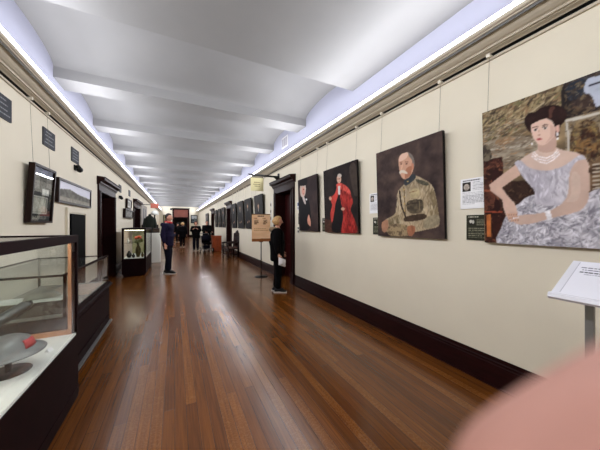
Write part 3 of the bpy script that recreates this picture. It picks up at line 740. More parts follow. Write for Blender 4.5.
# ------------------------------------------------------------------ hanging sign on a black bracket
t = thing('hanging_sign', 'cream square sign hanging from a black bracket over the near right doorway', 'sign', (XR, 6.75, 2.55))
m = MB(); m.box((-.035, -.04, .02), (0, .04, .42)); m.prism([(-.03, .30), (-.03, .20), (-.16, .30)], -.018, .018); m.box((-.83, -.025, .30), (-.0, .025, .345))
m.prism([(-.83, .30), (-.83, .345), (-.9, .345), (-.88, .325)], -.025, .025)
m.build('bracket', M['black'], t)
P = Pic(60, 60, (212, 203, 158), 61)
P.text(.25, .75, .60, .68, 1, (110, 98, 66), 1, .7); P.text(.2, .8, .46, .53, 1, (110, 98, 66), 2, .7); P.text(.3, .7, .32, .39, 1, (110, 98, 66), 3, .7)
o = picture_mesh('sign_board', P, .36, .36, [M['paint'], M['sign_cream']], t, 0, -.012, .024, x0=-.83, z0=-.11)
for x in (-.8, -.5): MB().tube([(x, 0, .25), (x, 0, .31)], .005, 6).build('chain_link', M['black'], t)

# ------------------------------------------------------------------ left wall: plaques, frames, bracket
def slate(label, yc, zc, w=.34, h=.25, group='slate plaques high on the left wall'):
    t = thing('wall_plaque', label, 'plaque', (XL, yc, zc-h/2), PI/2, group)
    P = Pic(56, 42, (66, 68, 74), int(yc*10)); r = random.Random(int(yc*10))
    for i in range(4):
        L = r.uniform(.3, .42); P.text(.5-L, .5+L, .78-.2*i, .84-.2*i, 1, (160, 162, 166), i, .8)
    picture_mesh('plate', P, w, h, [M['paint'], M['plaque']], t, 0, 0, .016)
slate('grey slate plaque on the left wall nearest the camera', 3.79, 2.765, .36, .25)
slate('grey slate plaque above the tall shadow box frame', 4.925, 2.75, .38, .25)
slate('grey slate plaque above the wide landscape photograph', 6.0, 2.77, .37, .25)
slate('small slate plaque above the stacked small frames, near side', 10.25, 2.72, .4, .24)
slate('small slate plaque above the stacked small frames, far side', 12.2, 2.78, .4, .24)
def small_bracket(y, z, lb):
    t = thing('wall_fitting', lb, 'wall fitting', (XL, y, z), PI/2)
    MB().box((-.05, -.02, -.05), (.05, 0, .05), bev=.01).build('plate', M['black'], t)
    m = MB(); m.tube([(0, -.01, .02), (0, -.05, .03), (.02, -.07, -.02)], [.03, .035, .045], 10); m.sphere((.02, -.07, -.03), .05); m.build('knob', M['black'], t)
small_bracket(6.0, 2.555, 'small black wall fitting under the third slate plaque')
small_bracket(10.1, 2.42, 'small black wall fitting beyond the first left doorway')

def framed(label, side, yc, zb, w, h, pic, fr=.03, depth=.04, tilt=0, name='framed_picture', fm='black', cat='picture', group=None, wires=False, glass=True, loc=None, rot=None):
    X = XR if side == 1 else XL
    t = thing(name, label, cat, loc or (X, yc, zb), rot if rot is not None else (-PI/2 if side == 1 else PI/2), group)
    sh = Matrix(((1, 0, 0, 0), (0, 1, -tilt, -.008), (0, 0, 1, 0), (0, 0, 0, 1)))
    m = MB()
    m.box((-w/2, -depth, 0), (w/2, 0, fr), M4=sh); m.box((-w/2, -depth, h-fr), (w/2, 0, h), M4=sh)
    m.box((-w/2, -depth, fr), (-w/2+fr, 0, h-fr), M4=sh); m.box((w/2-fr, -depth, fr), (w/2, 0, h-fr), M4=sh)
    m.box((-w/2+.001, -.008, .001), (w/2-.001, 0, h-.001), M4=sh)
    m.build('frame', M[fm], t)
    p = picture_mesh('print', pic, w-2*fr, h-2*fr, [M['paint'], M['canvas_edge']], t, tilt, .008+fr*tilt+.008, depth*.4, z0=fr)
    if glass:
        MB().box((-w/2+fr, -depth*.8, fr), (w/2-fr, -depth*.72, h-fr), M4=sh).build('glass_pane', M['glass'], t)
    if wires: hang(t, w, h, .02+h*tilt, (.12, .88), 3.085-zb)
    return t
M['frame_wood'] = mat('frame_brown_wood', (30, 14, 11), .4, noise=.3, nscale=9, spec=.15)
P = Pic(70, 90, (96, 96, 92), 31)
P.blend(np.ones((P.H, P.W)), (74, 74, 70), col2=(44, 44, 42), cells=10, thr=3)
for (a, b, c, d, col) in ((.08, .60, .36, .84, (120, 118, 114)), (.42, .62, .64, .82, (84, 82, 80)), (.5, .50, .86, .62, (214, 212, 206)), (.7, .66, .94, .84, (130, 126, 122)), (.12, .5, .4, .57, (52, 50, 50))):
    P.poly([(a, b), (c, b), (c, d), (a, d)], col, False, amp=.3, cells=20)
P.poly([(.06, .13), (.82, .13), (.82, .47), (.06, .47)], (206, 202, 190), False)
P.poly([(.1, .155), (.78, .155), (.78, .445), (.1, .445)], (110, 108, 100), False)
P.poly([(.13, .17), (.75, .17), (.75, .43), (.13, .43)], (190, 186, 172), False, amp=.2, cells=12)
P.text(.1, .8, .02, .1, 2, (150, 146, 134), 3)
framed('tall dark shadow box frame of documents hung on two wires', -1, 4.55, 1.53, .62, .745, P, .028, .06, .06, 'shadow_box_frame', 'frame_wood', wires=True)
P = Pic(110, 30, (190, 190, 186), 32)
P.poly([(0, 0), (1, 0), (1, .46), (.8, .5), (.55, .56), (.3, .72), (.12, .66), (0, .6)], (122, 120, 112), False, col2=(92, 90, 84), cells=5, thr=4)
P.blend(P.polymask([(0, .55), (.3, .7), (.55, .56), (1, .5), (1, 1), (0, 1)], False), (216, 216, 228))  # sky painted pale to stand in for the ceiling's reflection; no glass here
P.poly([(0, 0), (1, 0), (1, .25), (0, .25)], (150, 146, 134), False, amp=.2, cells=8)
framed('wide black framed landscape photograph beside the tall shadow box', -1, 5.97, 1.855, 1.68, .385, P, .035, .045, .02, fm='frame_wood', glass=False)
P = Pic(30, 30, (214, 212, 206), 33); P.poly([(.2, .2), (.8, .2), (.8, .8), (.2, .8)], (150, 148, 142), False, amp=.3)
framed('small square framed print hung above the grey photograph', -1, 11.75, 2.13, 1.0, .36, P, .05, .07, .03, fm='frame_wood', glass=False)
P = Pic(50, 24, (150, 148, 142), 34); P.blend(np.ones((P.H, P.W)), (158, 156, 150), col2=(110, 108, 104), cells=6, thr=4)
framed('grey framed group photograph below the small square print', -1, 11.7, 1.76, 1.9, .33, P, .045, .08, .03, fm='frame_wood', glass=False)
# end wall pictures
P = Pic(40, 44, (196, 198, 206), 35); P.poly([(0, 0), (1, 0), (1, .5), (.6, .62), (.3, .5), (0, .6)], (72, 84, 96), False, amp=.5, cells=6)
framed('black framed landscape with pale sky on the end wall right of the doorway', 0, 0, 0, .78, 1.02, P, .09, .05, loc=(2.16, Y1, 1.72), rot=0)
P = Pic(40, 44, (176, 166, 120), 36); P.poly([(.2, 0), (.8, 0), (.7, .8), (.3, .8)], (70, 70, 60), amp=.4)
framed('dark framed yellowish picture on the end wall left of the doorway', 0, 0, 0, .72, 1.02, P, .08, .05, loc=(-.88, Y1, 1.72), rot=0)
t = thing('wall_speaker', 'small dark round fitting above the end doorway corner', 'speaker', (-.42, Y1, 3.42))
MB().lathe([(.02, 0), (.12, 0), (.10, .12), (.02, .14)], M4=Matrix.Rotation(PI/2, 4, 'X')).build('body', M['plaque'], t)

# black screen alcove cabinet on left wall
t = thing('display_screen', 'tall black glass panel in a pale surround between the wide photograph and first left doorway', 'screen', (XL+.003, 6.09, 0), PI/2)
m = MB(); m.box((-.53, -.03, 0), (-.45, 0, 1.80)); m.box((.45, -.03, 0), (.53, 0, 1.80)); m.box((-.45, -.03, 1.72), (.45, 0, 1.80)); m.box((-.45, -.01, 0), (.45, 0, 1.72)); m.build('surround', M['wall'], t)
MB().box((-.39, -.04, .02), (.37, -.011, 1.70), bev=.004).build('panel', M['matte_black'], t)

# ------------------------------------------------------------------ display cases
def pane(nm, a, b, t): return MB().box(a, b).build(nm, M['glass'], t)
# case 1: big case by the camera
cx0, cx1, cy0, cy1 = -1.60, -.763, .35, 2.86
t = thing('display_case', 'large dark wooden glass display case in the left foreground holding the helmet', 'display case', ((cx0+cx1)/2, (cy0+cy1)/2, 0))
hx, hy = (cx1-cx0)/2, (cy1-cy0)/2
m = MB(); m.box((-hx, -hy, 0), (hx, hy, .548)); m.box((-hx-.0, -hy, .03), (hx+.004, hy+.004, .10)); m.build('body', M['case_wood'], t)
MB().box((-hx+.012, -hy+.012, .548), (hx-.006, hy-.012, .564)).build('deck', M['white'], t)
m = MB()
for sx in (-1, 1):
    for sy in (-1, 1):
        x = sx*(hx-.0175); y = sy*(hy-.0175); MB().box((x-.0175, y-.0175, .548), (x+.0175, y+.0175, 1.36)).build('corner_post', M['case_wood'], t)
m = MB()
for sx in (-1, 1): m.box((sx*hx, -hy, 1.35), (sx*(hx-.04), hy, 1.413))
for sy in (-1, 1): m.box((-hx+.04, sy*hy, 1.35), (hx-.04, sy*(hy-.04), 1.413))
m.build('top_frame', M['case_wood'], t)
m = MB()
x = hx-.035; m.box((x-.022, hy-.05, .564), (x, hy-.02, 1.35)); m.box((-hx+.03, hy-.05, .564), (x-.022, hy-.02, .600))
m.build('inner_trim', M['light_wood'], t)
MB().box((hx-.052, -hy+.06, 1.362), (hx-.042, hy-.06, 1.385)).build('case_light', M['case_lamp'], t)
strip_light(cx1-.056, 1.365, -.5, -1, cy0+.1, cy1-.1, 8, .02, (1, .98, .93))
pane('front_glass', (hx-.014, -hy+.035, .565), (hx-.008, hy-.035, 1.35), t)
pane('end_glass', (-hx+.035, hy-.018, .60), (hx-.035, hy-.012, 1.35), t)
pane('end_glass', (-hx+.035, -hy+.012, .565), (hx-.035, -hy+.018, 1.35), t)
pane('top_glass', (-hx+.04, -hy+.04, 1.398), (hx-.04, hy-.04, 1.406), t)
DK = .5645
# helmet on a stand
hxp, hyp = -.945, 2.25
t = thing('helmet_stand', 'black disc stand holding up the steel helmet in the near case', 'stand', (hxp, hyp, DK))
MB().lathe([(.02, 0), (.105, 0), (.108, .004), (.105, .008), (.02, .009)], seg=36).build('base', M['black'], t)
MB().lathe([(.016, .008), (.016, .15), (.03, .18), (.03, .19)]).build('post', M['black'], t)
t = thing('steel_helmet', 'grey wide brimmed steel helmet with a red patch on the stand', 'helmet', (hxp, hyp, DK+.125))
prof2 = [(.152, -.005), (.155, 0), (.152, .004), (.132, .012), (.112, .022), (.104, .04), (.098, .062), (.082, .086), (.056, .103), (.028, .111), (.003, .113)]
inn = [(.001, .105), (.05, .096), (.09, .06), (.10, .025), (.13, .008), (.148, -.004)]
m = MB(); m.lathe(inn[::1][::-1] and [(r, z) for r, z in inn]+prof2, seg=48, sx=1, sy=1.06); m.build('shell', M['helmet'], t); t.scale = (1.13, 1.13, .98)
# red patch wraps the crown on the far right side
m = MB(); vs = []; n = 8
for i in range(n+1):
    a = math.radians(-30+i*44/n)
    for (r, z) in ((.1085, .031), (.1045, .047), (.0985, .068), (.088, .083)): vs.append((r*math.cos(a), r*1.06*math.sin(a), z))
fs = []
for i in range(n):
    for j in range(3): q = i*4+j; fs.append((q, q+4, q+5, q+1))
m.add(vs, fs, 0, True); o = m.build('patch', M['redpatch'], t); o['label'] = 'red painted patch on the crown'
sm = o.modifiers.new('s', 'SOLIDIFY'); sm.thickness = .003; sm.offset = 0
# paper card, small round object
t = thing('caption_card', 'small folded white card standing near the helmet brim', 'card', (-.835, 2.50, DK), math.radians(-20))
MB().prism([(-.018, 0), (0, .025), (.018, 0)], -.02, .02).build('folded_card', M['paper'], t)
t = thing('brass_badge', 'small pinkish round badge on the near deck edge', 'badge', (-.90, 1.44, DK))
MB().lathe([(.004, 0), (.03, 0), (.034, .006), (.028, .014), (.002, .018)]).build('badge_face', M['light_wood'], t)
# machine gun on a tripod
t = thing('machine_gun', 'grey barrelled gun on a small tripod leaning up behind the helmet', 'gun', (-1.269, 2.1, DK))
d = Vector((.089, .20, .066)).normalized()
b0 = Vector((0, 0, .1375))
P_ = lambda s: b0+d*s
MB().tube([P_(.12), P_(.14), P_(.63), P_(.645), P_(.65)], [.032, .038, .038, .034, .026], 18).build('barrel_jacket', M['gunmetal'], t)
MB().tube([P_(.64), P_(.68)], .014, 12).build('muzzle', M['gunpart'], t)
m = MB(); R = d.to_track_quat('Y', 'Z').to_matrix().to_4x4(); R.translation = b0
m.box((-.03, -.16, -.04), (.03, .13, .045), bev=.006, M4=R); m.build('receiver', M['gunpart'], t)
for a in (40, 160, 280): MB().tube([(0, 0, .13), (.17*math.cos(math.radians(a)), .17*math.sin(math.radians(a)), .01)], .009, 8).build('leg', M['gunpart'], t)
m = MB(); m.sphere(tuple(P_(.36)-Vector((0, 0, .045))), .025); m.tube([P_(.36)-Vector((0, 0, .05)), (P_(.36)[0], P_(.36)[1], .003)], .008); m.build('front_support', M['gunpart'], t)
# case 2: lower case beyond
ax0, ax1, ay0, ay1 = -1.62, -.86, 2.93, 4.55
t = thing('display_case', 'low dark wooden display case with glass top just beyond the large case', 'display case', ((ax0+ax1)/2, (ay0+ay1)/2, 0))
hx, hy = (ax1-ax0)/2, (ay1-ay0)/2
m = MB(); m.box((-hx, -hy, .10), (hx, hy, .66)); m.box((-hx, -hy+.03, 0), (hx-.02, hy-.03, .10))
m.box((-hx, -hy+.06, .2), (hx+.010, hy-.06, .215)); m.box((-hx, -hy+.06, .56), (hx+.010, hy-.06, .575)); m.build('body', M['case_wood'], t)
m = MB(); m.box((-hx, -hy, .095), (hx+.03, hy+.03, .112)); o = m.build('plinth_lip', M['steel'], t); o['label'] = 'pale metal edge strip along the plinth'
m = MB(); m.prism([(-hx, .63), (hx+.035, .63), (hx+.035, .648), (hx+.012, .66), (hx+.012, .676), (-hx, .68)], -hy-.01, hy+.02); m.build('ledge', M['case_wood'], t)
MB().box((-hx+.02, -hy+.02, .68), (hx-.03, hy-.03, .69)).build('deck', M['grey_cloth'], t)
m = MB()
for sx in (-1, 1):
    for sy in (-1, 1):
        x = sx*(hx-.012)-.006; y = sy*(hy-.012); m.box((x-.010, y-.010, .676), (x+.010, y+.010, 1.045))
    m.box((sx*hx-.012, -hy, 1.043), (sx*(hx-.024)-.012, hy, 1.06))
for sy in (-1, 1): m.box((-hx+.02, sy*hy, 1.043), (hx-.03, sy*(hy-.022), 1.06))
m.build('glass_frame', M['case_wood'], t)
pane('front_glass', (hx-.018, -hy+.02, .69), (hx-.013, hy-.02, 1.044), t)
pane('end_glass', (-hx+.02, hy-.014, .69), (hx-.03, hy-.009, 1.044), t); pane('end_glass', (-hx+.02, -hy+.009, .69), (hx-.03, -hy+.014, 1.044), t)
pane('top_glass', (-hx+.02, -hy+.022, 1.05), (hx-.03, hy-.022, 1.056), t)
D2 = .6905
t = thing('wooden_box', 'weathered brown wooden box lying inside the low case at its near end', 'box', (-1.2, 3.10, D2), .08)
m = MB(); m.box((-.30, -.09, 0), (.30, .09, .11), bev=.006)
m.build('box_body', M['crate'], t)
MB().box((-.31, -.10, .11), (.31, .10, .125), bev=.003).build('lid', M['crate'], t)
def crumple(name, label, cat, loc, sx, sy, h, mt, seed, rot=0):
    r = np.random.default_rng(seed); n = 18; f = fbm(n, n, 3, r, 1, 3)
    vs = []; fs = []
    for i in range(n):
        for j in range(n):
            u, v = i/(n-1)*2-1, j/(n-1)*2-1; e = max(0, 1-max(abs(u), abs(v))**4)
            vs.append((u*sx/2, v*sy/2, .004+e*h*(.4+.9*f[i, j])))
    o = len(vs)
    for i in range(n):
        for j in range(n): u, v = i/(n-1)*2-1, j/(n-1)*2-1; vs.append((u*sx/2, v*sy/2, 0))
    for i in range(n-1):
        for j in range(n-1): a = i*n+j; fs += [(a, a+1, a+n+1, a+n), (a+o, a+n+o, a+n+1+o, a+1+o)]
    for i in range(n-1):
        for a, b in ((i*n, (i+1)*n), (i*n+n-1, (i+1)*n+n-1), (i, i+1), ((n-1)*n+i, (n-1)*n+i+1)): fs.append((a, b, b+o, a+o))
    m = MB(); m.add(vs, fs, 0, True); ob = m.build(name, mt, None, loc, rot); return tag(ob, label, cat)
crumple('folded_cloth', 'white folded cloth on top of the wooden box in the low case', 'cloth', (-1.17, 3.10, D2+.127), .50, .18, .02, M['white'], 3)
crumple('leather_gloves', 'pair of pale grey gloves on the white cloth in the low case', 'gloves', (-1.08, 3.10, D2+.150), .24, .12, .05, M['grey_cloth'], 4, .3)
crumple('folded_garment', 'pinkish folded garment at the far end of the low case', 'garment', (-1.12, 4.05, D2), .44, .62, .03, M['pinkish'], 5)
# case 3: tall lit cabinet
bx0, bx1, by0, by1 = -1.37, -.77, 8.75, 10.75
t = thing('display_case', 'upright dark display case with lit interior and flowers beside the first left doorway', 'display case', ((bx0+bx1)/2, (by0+by1)/2, 0))
hx, hy = (bx1-bx0)/2, (by1-by0)/2
m = MB(); m.box((-hx, -hy, .06), (hx, hy, .52)); m.box((-hx+.03, -hy+.03, 0), (hx-.03, hy-.03, .06)); m.build('body', M['case_wood'], t)
m = MB()
for sx in (-1, 1):
    for sy in (-1, 1): x = sx*(hx-.025); y = sy*(hy-.025); m.box((x-.025, y-.025, .52), (x+.025, y+.025, 1.36))
m.box((-hx, -hy, 1.35), (hx, hy, 1.41)); m.build('frame', M['case_wood'], t)
MB().box((-hx+.02, -hy+.02, .52), (hx-.02, hy-.02, .53)).build('deck', M['white'], t)
MB().box((-hx+.012, -hy+.06, .53), (-hx+.02, hy-.06, 1.35)).build('back_panel', M['pinkish'], t)
MB().box((-hx+.06, .55, .53), (hx-.06, .57, 1.35)).build('divider', M['leafpanel'], t)
pane('front_glass', (-hx+.05, -hy+.010, .53), (hx-.05, -hy+.016, 1.35), t); pane('side_glass', (hx-.016, -hy+.05, .53), (hx-.010, hy-.05, 1.35), t)
MB().box((-hx+.03, -hy+.06, .955), (-hx+.26, hy-.5, .963)).build('glass_shelf', M['glass'], t)
MB().box((-.24, -hy+.10, 1.338), (.24, -hy+.14, 1.349)).build('case_light', M['case_lamp'], t)
ld = bpy.data.lights.new('case_light', 'AREA'); ld.shape = 'RECTANGLE'; ld.size = .46; ld.size_y = .9; ld.energy = 3; ld.color = (1, .95, .82)
lo = bpy.data.objects.new('case_light', ld); COL.objects.link(lo); lo.location = (-1.07, 9.35, 1.332)
def vase(loc, h, r, mt, lb, name='vase', flowers=False):
    t = thing(name, lb, 'vase', loc)
    MB().lathe([(r*.5, 0), (r*.6, .01), (r, h*.35), (r*.9, h*.6), (r*.35, h*.85), (r*.5, h)], seg=16).build('body', mt, t)
    if flowers:
        r_ = random.Random(5)
        for k in range(12):
            a = r_.uniform(0, 2*PI); q = r_.uniform(.02, .1); z = h+r_.uniform(.05, .2)
            st = MB().tube([(0, 0, h*.9), (q*math.cos(a), q*math.sin(a), z)], .004, 5); st.sphere((q*math.cos(a)*1.1, q*math.sin(a)*1.1, z-.02), .035, sc=(1, .4, 1.2), seg=8, rings=5); st.build('leaf_stem', M['leaf'], t)
        for k in range(5):
            a = k*1.3; m = MB(); m.sphere((.06*math.cos(a), .06*math.sin(a)-.03, h+.17+.02*math.sin(k*2)), .035, seg=10, rings=6)
            for q in range(5): b = q*2*PI/5; m.sphere((.06*math.cos(a)+.028*math.cos(b), .06*math.sin(a)-.03, h+.17+.02*math.sin(k*2)+.028*math.sin(b)), .02, seg=8, rings=5)
            m.build('flower', M['flower'], t)
vase((-1.0, 9.05, .53), .42, .075, M['bronze'], 'bronze vase with orange red flowers in the lit case', 'flower_vase', True)
vase((-1.22, 8.98, .53), .20, .07, M['gunpart'], 'dark squat pot at the left of the lit case')
vase((-1.10, 8.88, .53), .13, .045, M['gunpart'], 'small dark pot in front of the bronze vase')
vase((-.88, 8.95, .53), .16, .04, M['bronze'], 'slim bronze vase at the right of the lit case')
vase((-1.25, 9.0, .963), .14, .03, M['white'], 'small white vase on the glass shelf of the lit case')
vase((-.86, 9.6, .53), .5, .06, M['leaf'], 'tall olive vase deeper in the lit case')

# plinth with small wooden chair model, lamp, mannequin, grey panel, cabinet, sign
t = thing('plinth', 'white square plinth beyond the lit display case', 'plinth', (-.68, 11.75, 0)); MB().box((-.16, -.16, 0), (.16, .16, 1.18), bev=.004).build('block', M['white'], t)
t = thing('model_chest', 'small dark wooden chest model on the white plinth', 'model', (-.68, 11.75, 1.18))
MB().box((-.12, -.08, .03), (.12, .08, .14), bev=.01).build('chest', M['crate'], t); MB().tube([(-.12, 0, .15), (.12, 0, .15)], .07, 14, sy=.7).build('lid', M['chair_wood'], t)
for x in (-.1, .1):
    for y in (-.06, .06): MB().box((x-.012, y-.012, 0), (x+.012, y+.012, .035)).build('foot', M['chair_wood'], t)
t = thing('exhibition_board', 'grey patterned exhibition board on the left wall beyond second doorway', 'board', (XL+.003, 17.4, .001), PI/2)
MB().box((-1.5, -.04, 0), (1.5, 0, 2.65), bev=.01).build('board', M['greyboard'], t)
for x in (-.6, .45): MB().box((x, -.05, .95), (x+.5, -.03, 2.45)).build('print', M['plaque'], t)
t = thing('uniform_mannequin', 'dark green uniform jacket on a headless stand behind the white plinth', 'mannequin', (-1.02, 13.3, 0)); t.scale = (.85, .85, 1.12)
MB().lathe([(.02, 0), (.2, 0), (.2, .015), (.02, .03)]).build('base', M['black'], t); MB().tube([(0, 0, .02), (0, 0, 1.2)], .015).build('pole', M['black'], t)
m = MB(); m.lathe([(.22, .75), (.23, .85), (.20, 1.1), (.19, 1.25), (.235, 1.45), (.23, 1.58), (.15, 1.68), (.07, 1.72), (.06, 1.78)], seg=24, sy=.62); m.build('jacket', M['darkgreen'], t)
for s in (-1, 1): MB().tube([(s*.2, 0, 1.6), (s*.27, .0, 1.35), (s*.27, -.04, 1.0)], [.075, .065, .05], 12).build('sleeve', M['darkgreen'], t)
t = thing('floor_lamp', 'white shaded lamp on a dark post by the left wall', 'lamp', (-.93, 14.9, 0))
MB().lathe([(.02, 0), (.16, 0), (.16, .02), (.03, .04)]).build('base', M['black'], t); MB().tube([(0, 0, .03), (0, 0, 2.05)], .035, 10).build('pole', M['black'], t)
MB().lathe([(.20, 2.02), (.17, 2.12), (.10, 2.22), (.02, 2.25)], seg=20).build('lamp_shade', M['white'], t)
t = thing('wooden_cabinet', 'dark low cabinet behind the white plinth', 'cabinet', (-1.22, 16.2, 0))
m = MB(); m.box((-.38, -.3, .05), (.38, .3, 1.52), bev=.01); m.box((-.36, -.28, 0), (.36, .28, .06)); m.build('body', M['case_wood'], t)
for x in (-.36, .01): MB().box((x, -.315, .12), (x+.35, -.295, 1.46), bev=.006).build('door', M['door_leaf'], t)
t = thing('exit_sign', 'red lit sign hanging near the top of the left wall', 'sign', (XL, 15.75, 2.42))
MB().box((.0, -.02, .16), (.5, .02, .19)).build('arm', M['black'], t); o = MB().box((.48, -.035, 0), (.86, .035, .24), bev=.01).build('light_box', M['exit_red'], t)

# ------------------------------------------------------------------ notice stand behind the lady
t = thing('notice_stand', 'tan poster board on a black pole beside the woman in black', 'notice stand', (2.24, 7.05, 0), math.radians(-14))
MB().lathe([(.01, 0), (.19, 0), (.19, .008), (.03, .02), (.02, .03)], seg=28).build('base', M['black'], t)
MB().tube([(0, 0, .02), (0, 0, 1.1)], .016, 10).build('pole', M['black'], t)
P = Pic(66, 96, (246, 208, 170), 41)
P.blend(np.ones((P.H, P.W)), (250, 214, 176), col2=(230, 182, 138), cells=4, thr=1.5, stretch=.3)
P.poly([(0, 0), (1, 0), (1, .12), (0, .1)], (150, 92, 50), False, amp=.1)
P.poly([(0, .965), (1, .965), (1, 1), (0, 1)], (90, 58, 36), False)
P.text(.3, .7, .89, .94, 1, (80, 50, 34), 2, .8)
for x in (.22, .68): P.text(x-.1, x+.1, .82, .86, 1, (150, 90, 60), int(x*10), .6)
for (x, sd) in ((.14, 3), (.6, 4)): P.text(x, x+.22, .62, .79, 4, (92, 60, 40), sd, .62)
P.text(.12, .9, .38, .5, 2, (188, 138, 92), 6, .3)
picture_mesh('poster_board', P, .53, .80, [M['paint'], M['black']], t, 0, .0, .02, z0=1.02)
MB().box((-.05, -.0, 1.0), (.05, .02, 1.2)).build('clamp', M['black'], t)

# ------------------------------------------------------------------ white sign stand at right edge
def cam_to_world(xc, yc, w): return Vector((xc*CS+w*SN, -xc*SN+w*CS, CAM_H+yc))
# lectern style stand for visitors facing the right wall: sheet slopes up towards the wall
t = thing('information_stand', 'grey metal stand with tilted white information sign at the right edge', 'sign stand', (1.66, .416, 0), -PI/2)   # local x -> -Y, local y -> +X
MB().lathe([(.02, 0), (.17, 0), (.17, .008), (.03, .02), (.02, .03)], seg=32).build('base', M['steel'], t)
MB().box((-.030, -.011, .02), (-.002, .011, 1.235), bev=.004).build('pole', M['steel'], t)
R = Matrix.Translation((0, -.13, 1.182)) @ Matrix.Rotation(math.radians(26.9), 4, 'X')
m = MB(); m.box((-.108, -.004, -.006), (.108, .300, .004), bev=.002, M4=R); m.build('holder', M['white_gloss'], t)
m = MB(); m.prism([(-.012, -.010), (.004, -.008), (.010, .012), (-.004, .016), (-.016, .004)], -.11, .11, axis='x', M4=R); m.build('front_lip', M['white_gloss'], t)
P = Pic(100, 130, (226, 226, 236), 51)
P.text(.10, .9, .80, .835, 1, (90, 90, 104), 1, .6); P.text(.14, .86, .735, .77, 1, (90, 90, 104), 2, .6); P.text(.12, .88, .655, .70, 1, (50, 50, 66), 3, .7); P.text(.22, .8, .60, .635, 1, (110, 110, 124), 4, .5)
P.poly([(.46, .88), (.5, .95), (.54, .88)], (150, 90, 90), False); P.ell((.5, .89), (.04, .02), (120, 90, 110))
P.line([(.015, .02), (.015, .98)], .008, (120, 120, 134))
o = picture_mesh('printed_sheet', P, .175, .272, [M['paint'], M['paper']], t, 0, 0, .002)
o.matrix_local = R @ Matrix.Translation((.006, .018, .0045)) @ Matrix.Rotation(-PI/2, 4, 'X')

# ------------------------------------------------------------------ chair and red wood cabinet
def carved_chair(loc, rz, label):
    t = thing('carved_armchair', label, 'chair', loc, rz)   # local: faces -y
    W = .29; D = .25; mw = M['chair_wood']
    for sx in (-1, 1):
        MB().lathe([(.042, 0), (.045, .03), (.028, .06), (.046, .12), (.032, .2), (.048, .3), (.04, .42)], (sx*W, -D, 0), 12).build('leg', mw, t)
        MB().tube([(sx*W, -D, .42), (sx*W, -D, .66)], [.03, .034], 10).build('arm_post', mw, t)
        MB().tube([(sx*W, D-.01, .70), (sx*W, 0, .685), (sx*W, -D, .68), (sx*W, -D-.05, .65)], [.032, .036, .04, .045], 10).build('armrest', mw, t)
        MB().tube([(sx*W*.92, D, 0), (sx*W*.92, D, .42), (sx*W*.88, D+.05, 1.12)], [.034, .036, .032], 10).build('leg', mw, t)
    MB().box((-W-.02, -D-.02, .38), (W+.02, D+.02, .43), bev=.008).build('seat_frame', mw, t)
    MB().box((-W+.02, -D+.0, .43), (W-.02, D-.02, .475), bev=.018).build('seat_cushion', M['cushion'], t)
    m = MB(); Rb = Matrix.Translation((0, D+.01, .44)) @ Matrix.Rotation(math.radians(-4), 4, 'X')
    out = [(-.22, 0), (.22, 0), (.24, .5), (.20, .68), (.12, .76), (0, .82), (-.12, .76), (-.20, .68), (-.24, .5)]
    m.prism([(x, z) for x, z in out], 0, .03, M4=Rb)
    for i in range(5): m.tube([(-.13+i*.065, -.008, .1), (-.13+i*.065, -.012, .35), (-.13+i*.065, -.008, .6)], [.012, .02, .012], 8, M4=Rb)
    m.sphere((0, -.01, .69), .05, sc=(1.3, .5, 1), M4=Rb); m.build('carved_back', mw, t)
    for a, b in (((-W, -D, .12), (W, -D, .12)), ((-W, -D, .14), (-W*.92, D, .14)), ((W, -D, .14), (W*.92, D, .14))): MB().tube([a, b], .024, 8).build('stretcher', mw, t)
carved_chair((2.33, 11.95, 0), math.radians(-78), 'dark carved high back armchair against the right wall')
t = thing('wooden_chest', 'red brown wooden chest of drawers by the right wall past the armchair', 'cabinet', (2.12, 15.1, 0))
m = MB(); m.box((-.24, -.25, .05), (.26, .3, .86), bev=.01); m.box((-.26, -.27, .86), (.28, .32, .89), bev=.006); m.box((-.22, -.23, 0), (.24, .28, .06)); m.build('body', M['redwood'], t)
for i in range(3):
    o = MB().box((-.21, -.268, .1+i*.25), (.23, -.248, .32+i*.25), bev=.005).build('drawer', M['redwood'], t)
    MB().sphere((.01, -.28, .21+i*.25), .018, seg=10, rings=6).build('knob', M['bronze'], o)

# ------------------------------------------------------------------ people
def skin_eval(verts, edges, root=0, sub=2):
    me = bpy.data.meshes.new('tmp'); me.from_pydata([v[0] for v in verts], edges, [])
    o = bpy.data.objects.new('tmp', me); COL.objects.link(o)
    o.modifiers.new('Skin', 'SKIN').use_smooth_shade = True
    sv = me.skin_vertices[0].data
    for i, v in enumerate(verts): sv[i].radius = (v[1], v[2] if len(v) > 2 else v[1]); sv[i].use_root = (i == root)
    s = o.modifiers.new('Sub', 'SUBSURF'); s.levels = sub; s.render_levels = sub
    dg = bpy.context.evaluated_depsgraph_get(); ev = o.evaluated_get(dg); m2 = ev.to_mesh()
    vs = [v.co[:] for v in m2.vertices]; fs = [tuple(p.vertices) for p in m2.polygons]
    ev.to_mesh_clear(); bpy.data.objects.remove(o); bpy.data.meshes.remove(me)
    return vs, fs
def chain(*ls):
    """list of chains -> verts, edges; each chain is a list of (key, co, rx, ry)"""
    vs = []; key = {}; es = []
    for l in ls:
        pr = None
        for it in l:
            if it[0] not in key: key[it[0]] = len(vs); vs.append(it[1:])
            c = key[it[0]]
            if pr is not None: es.append((pr, c))
            pr = c
    return vs, es
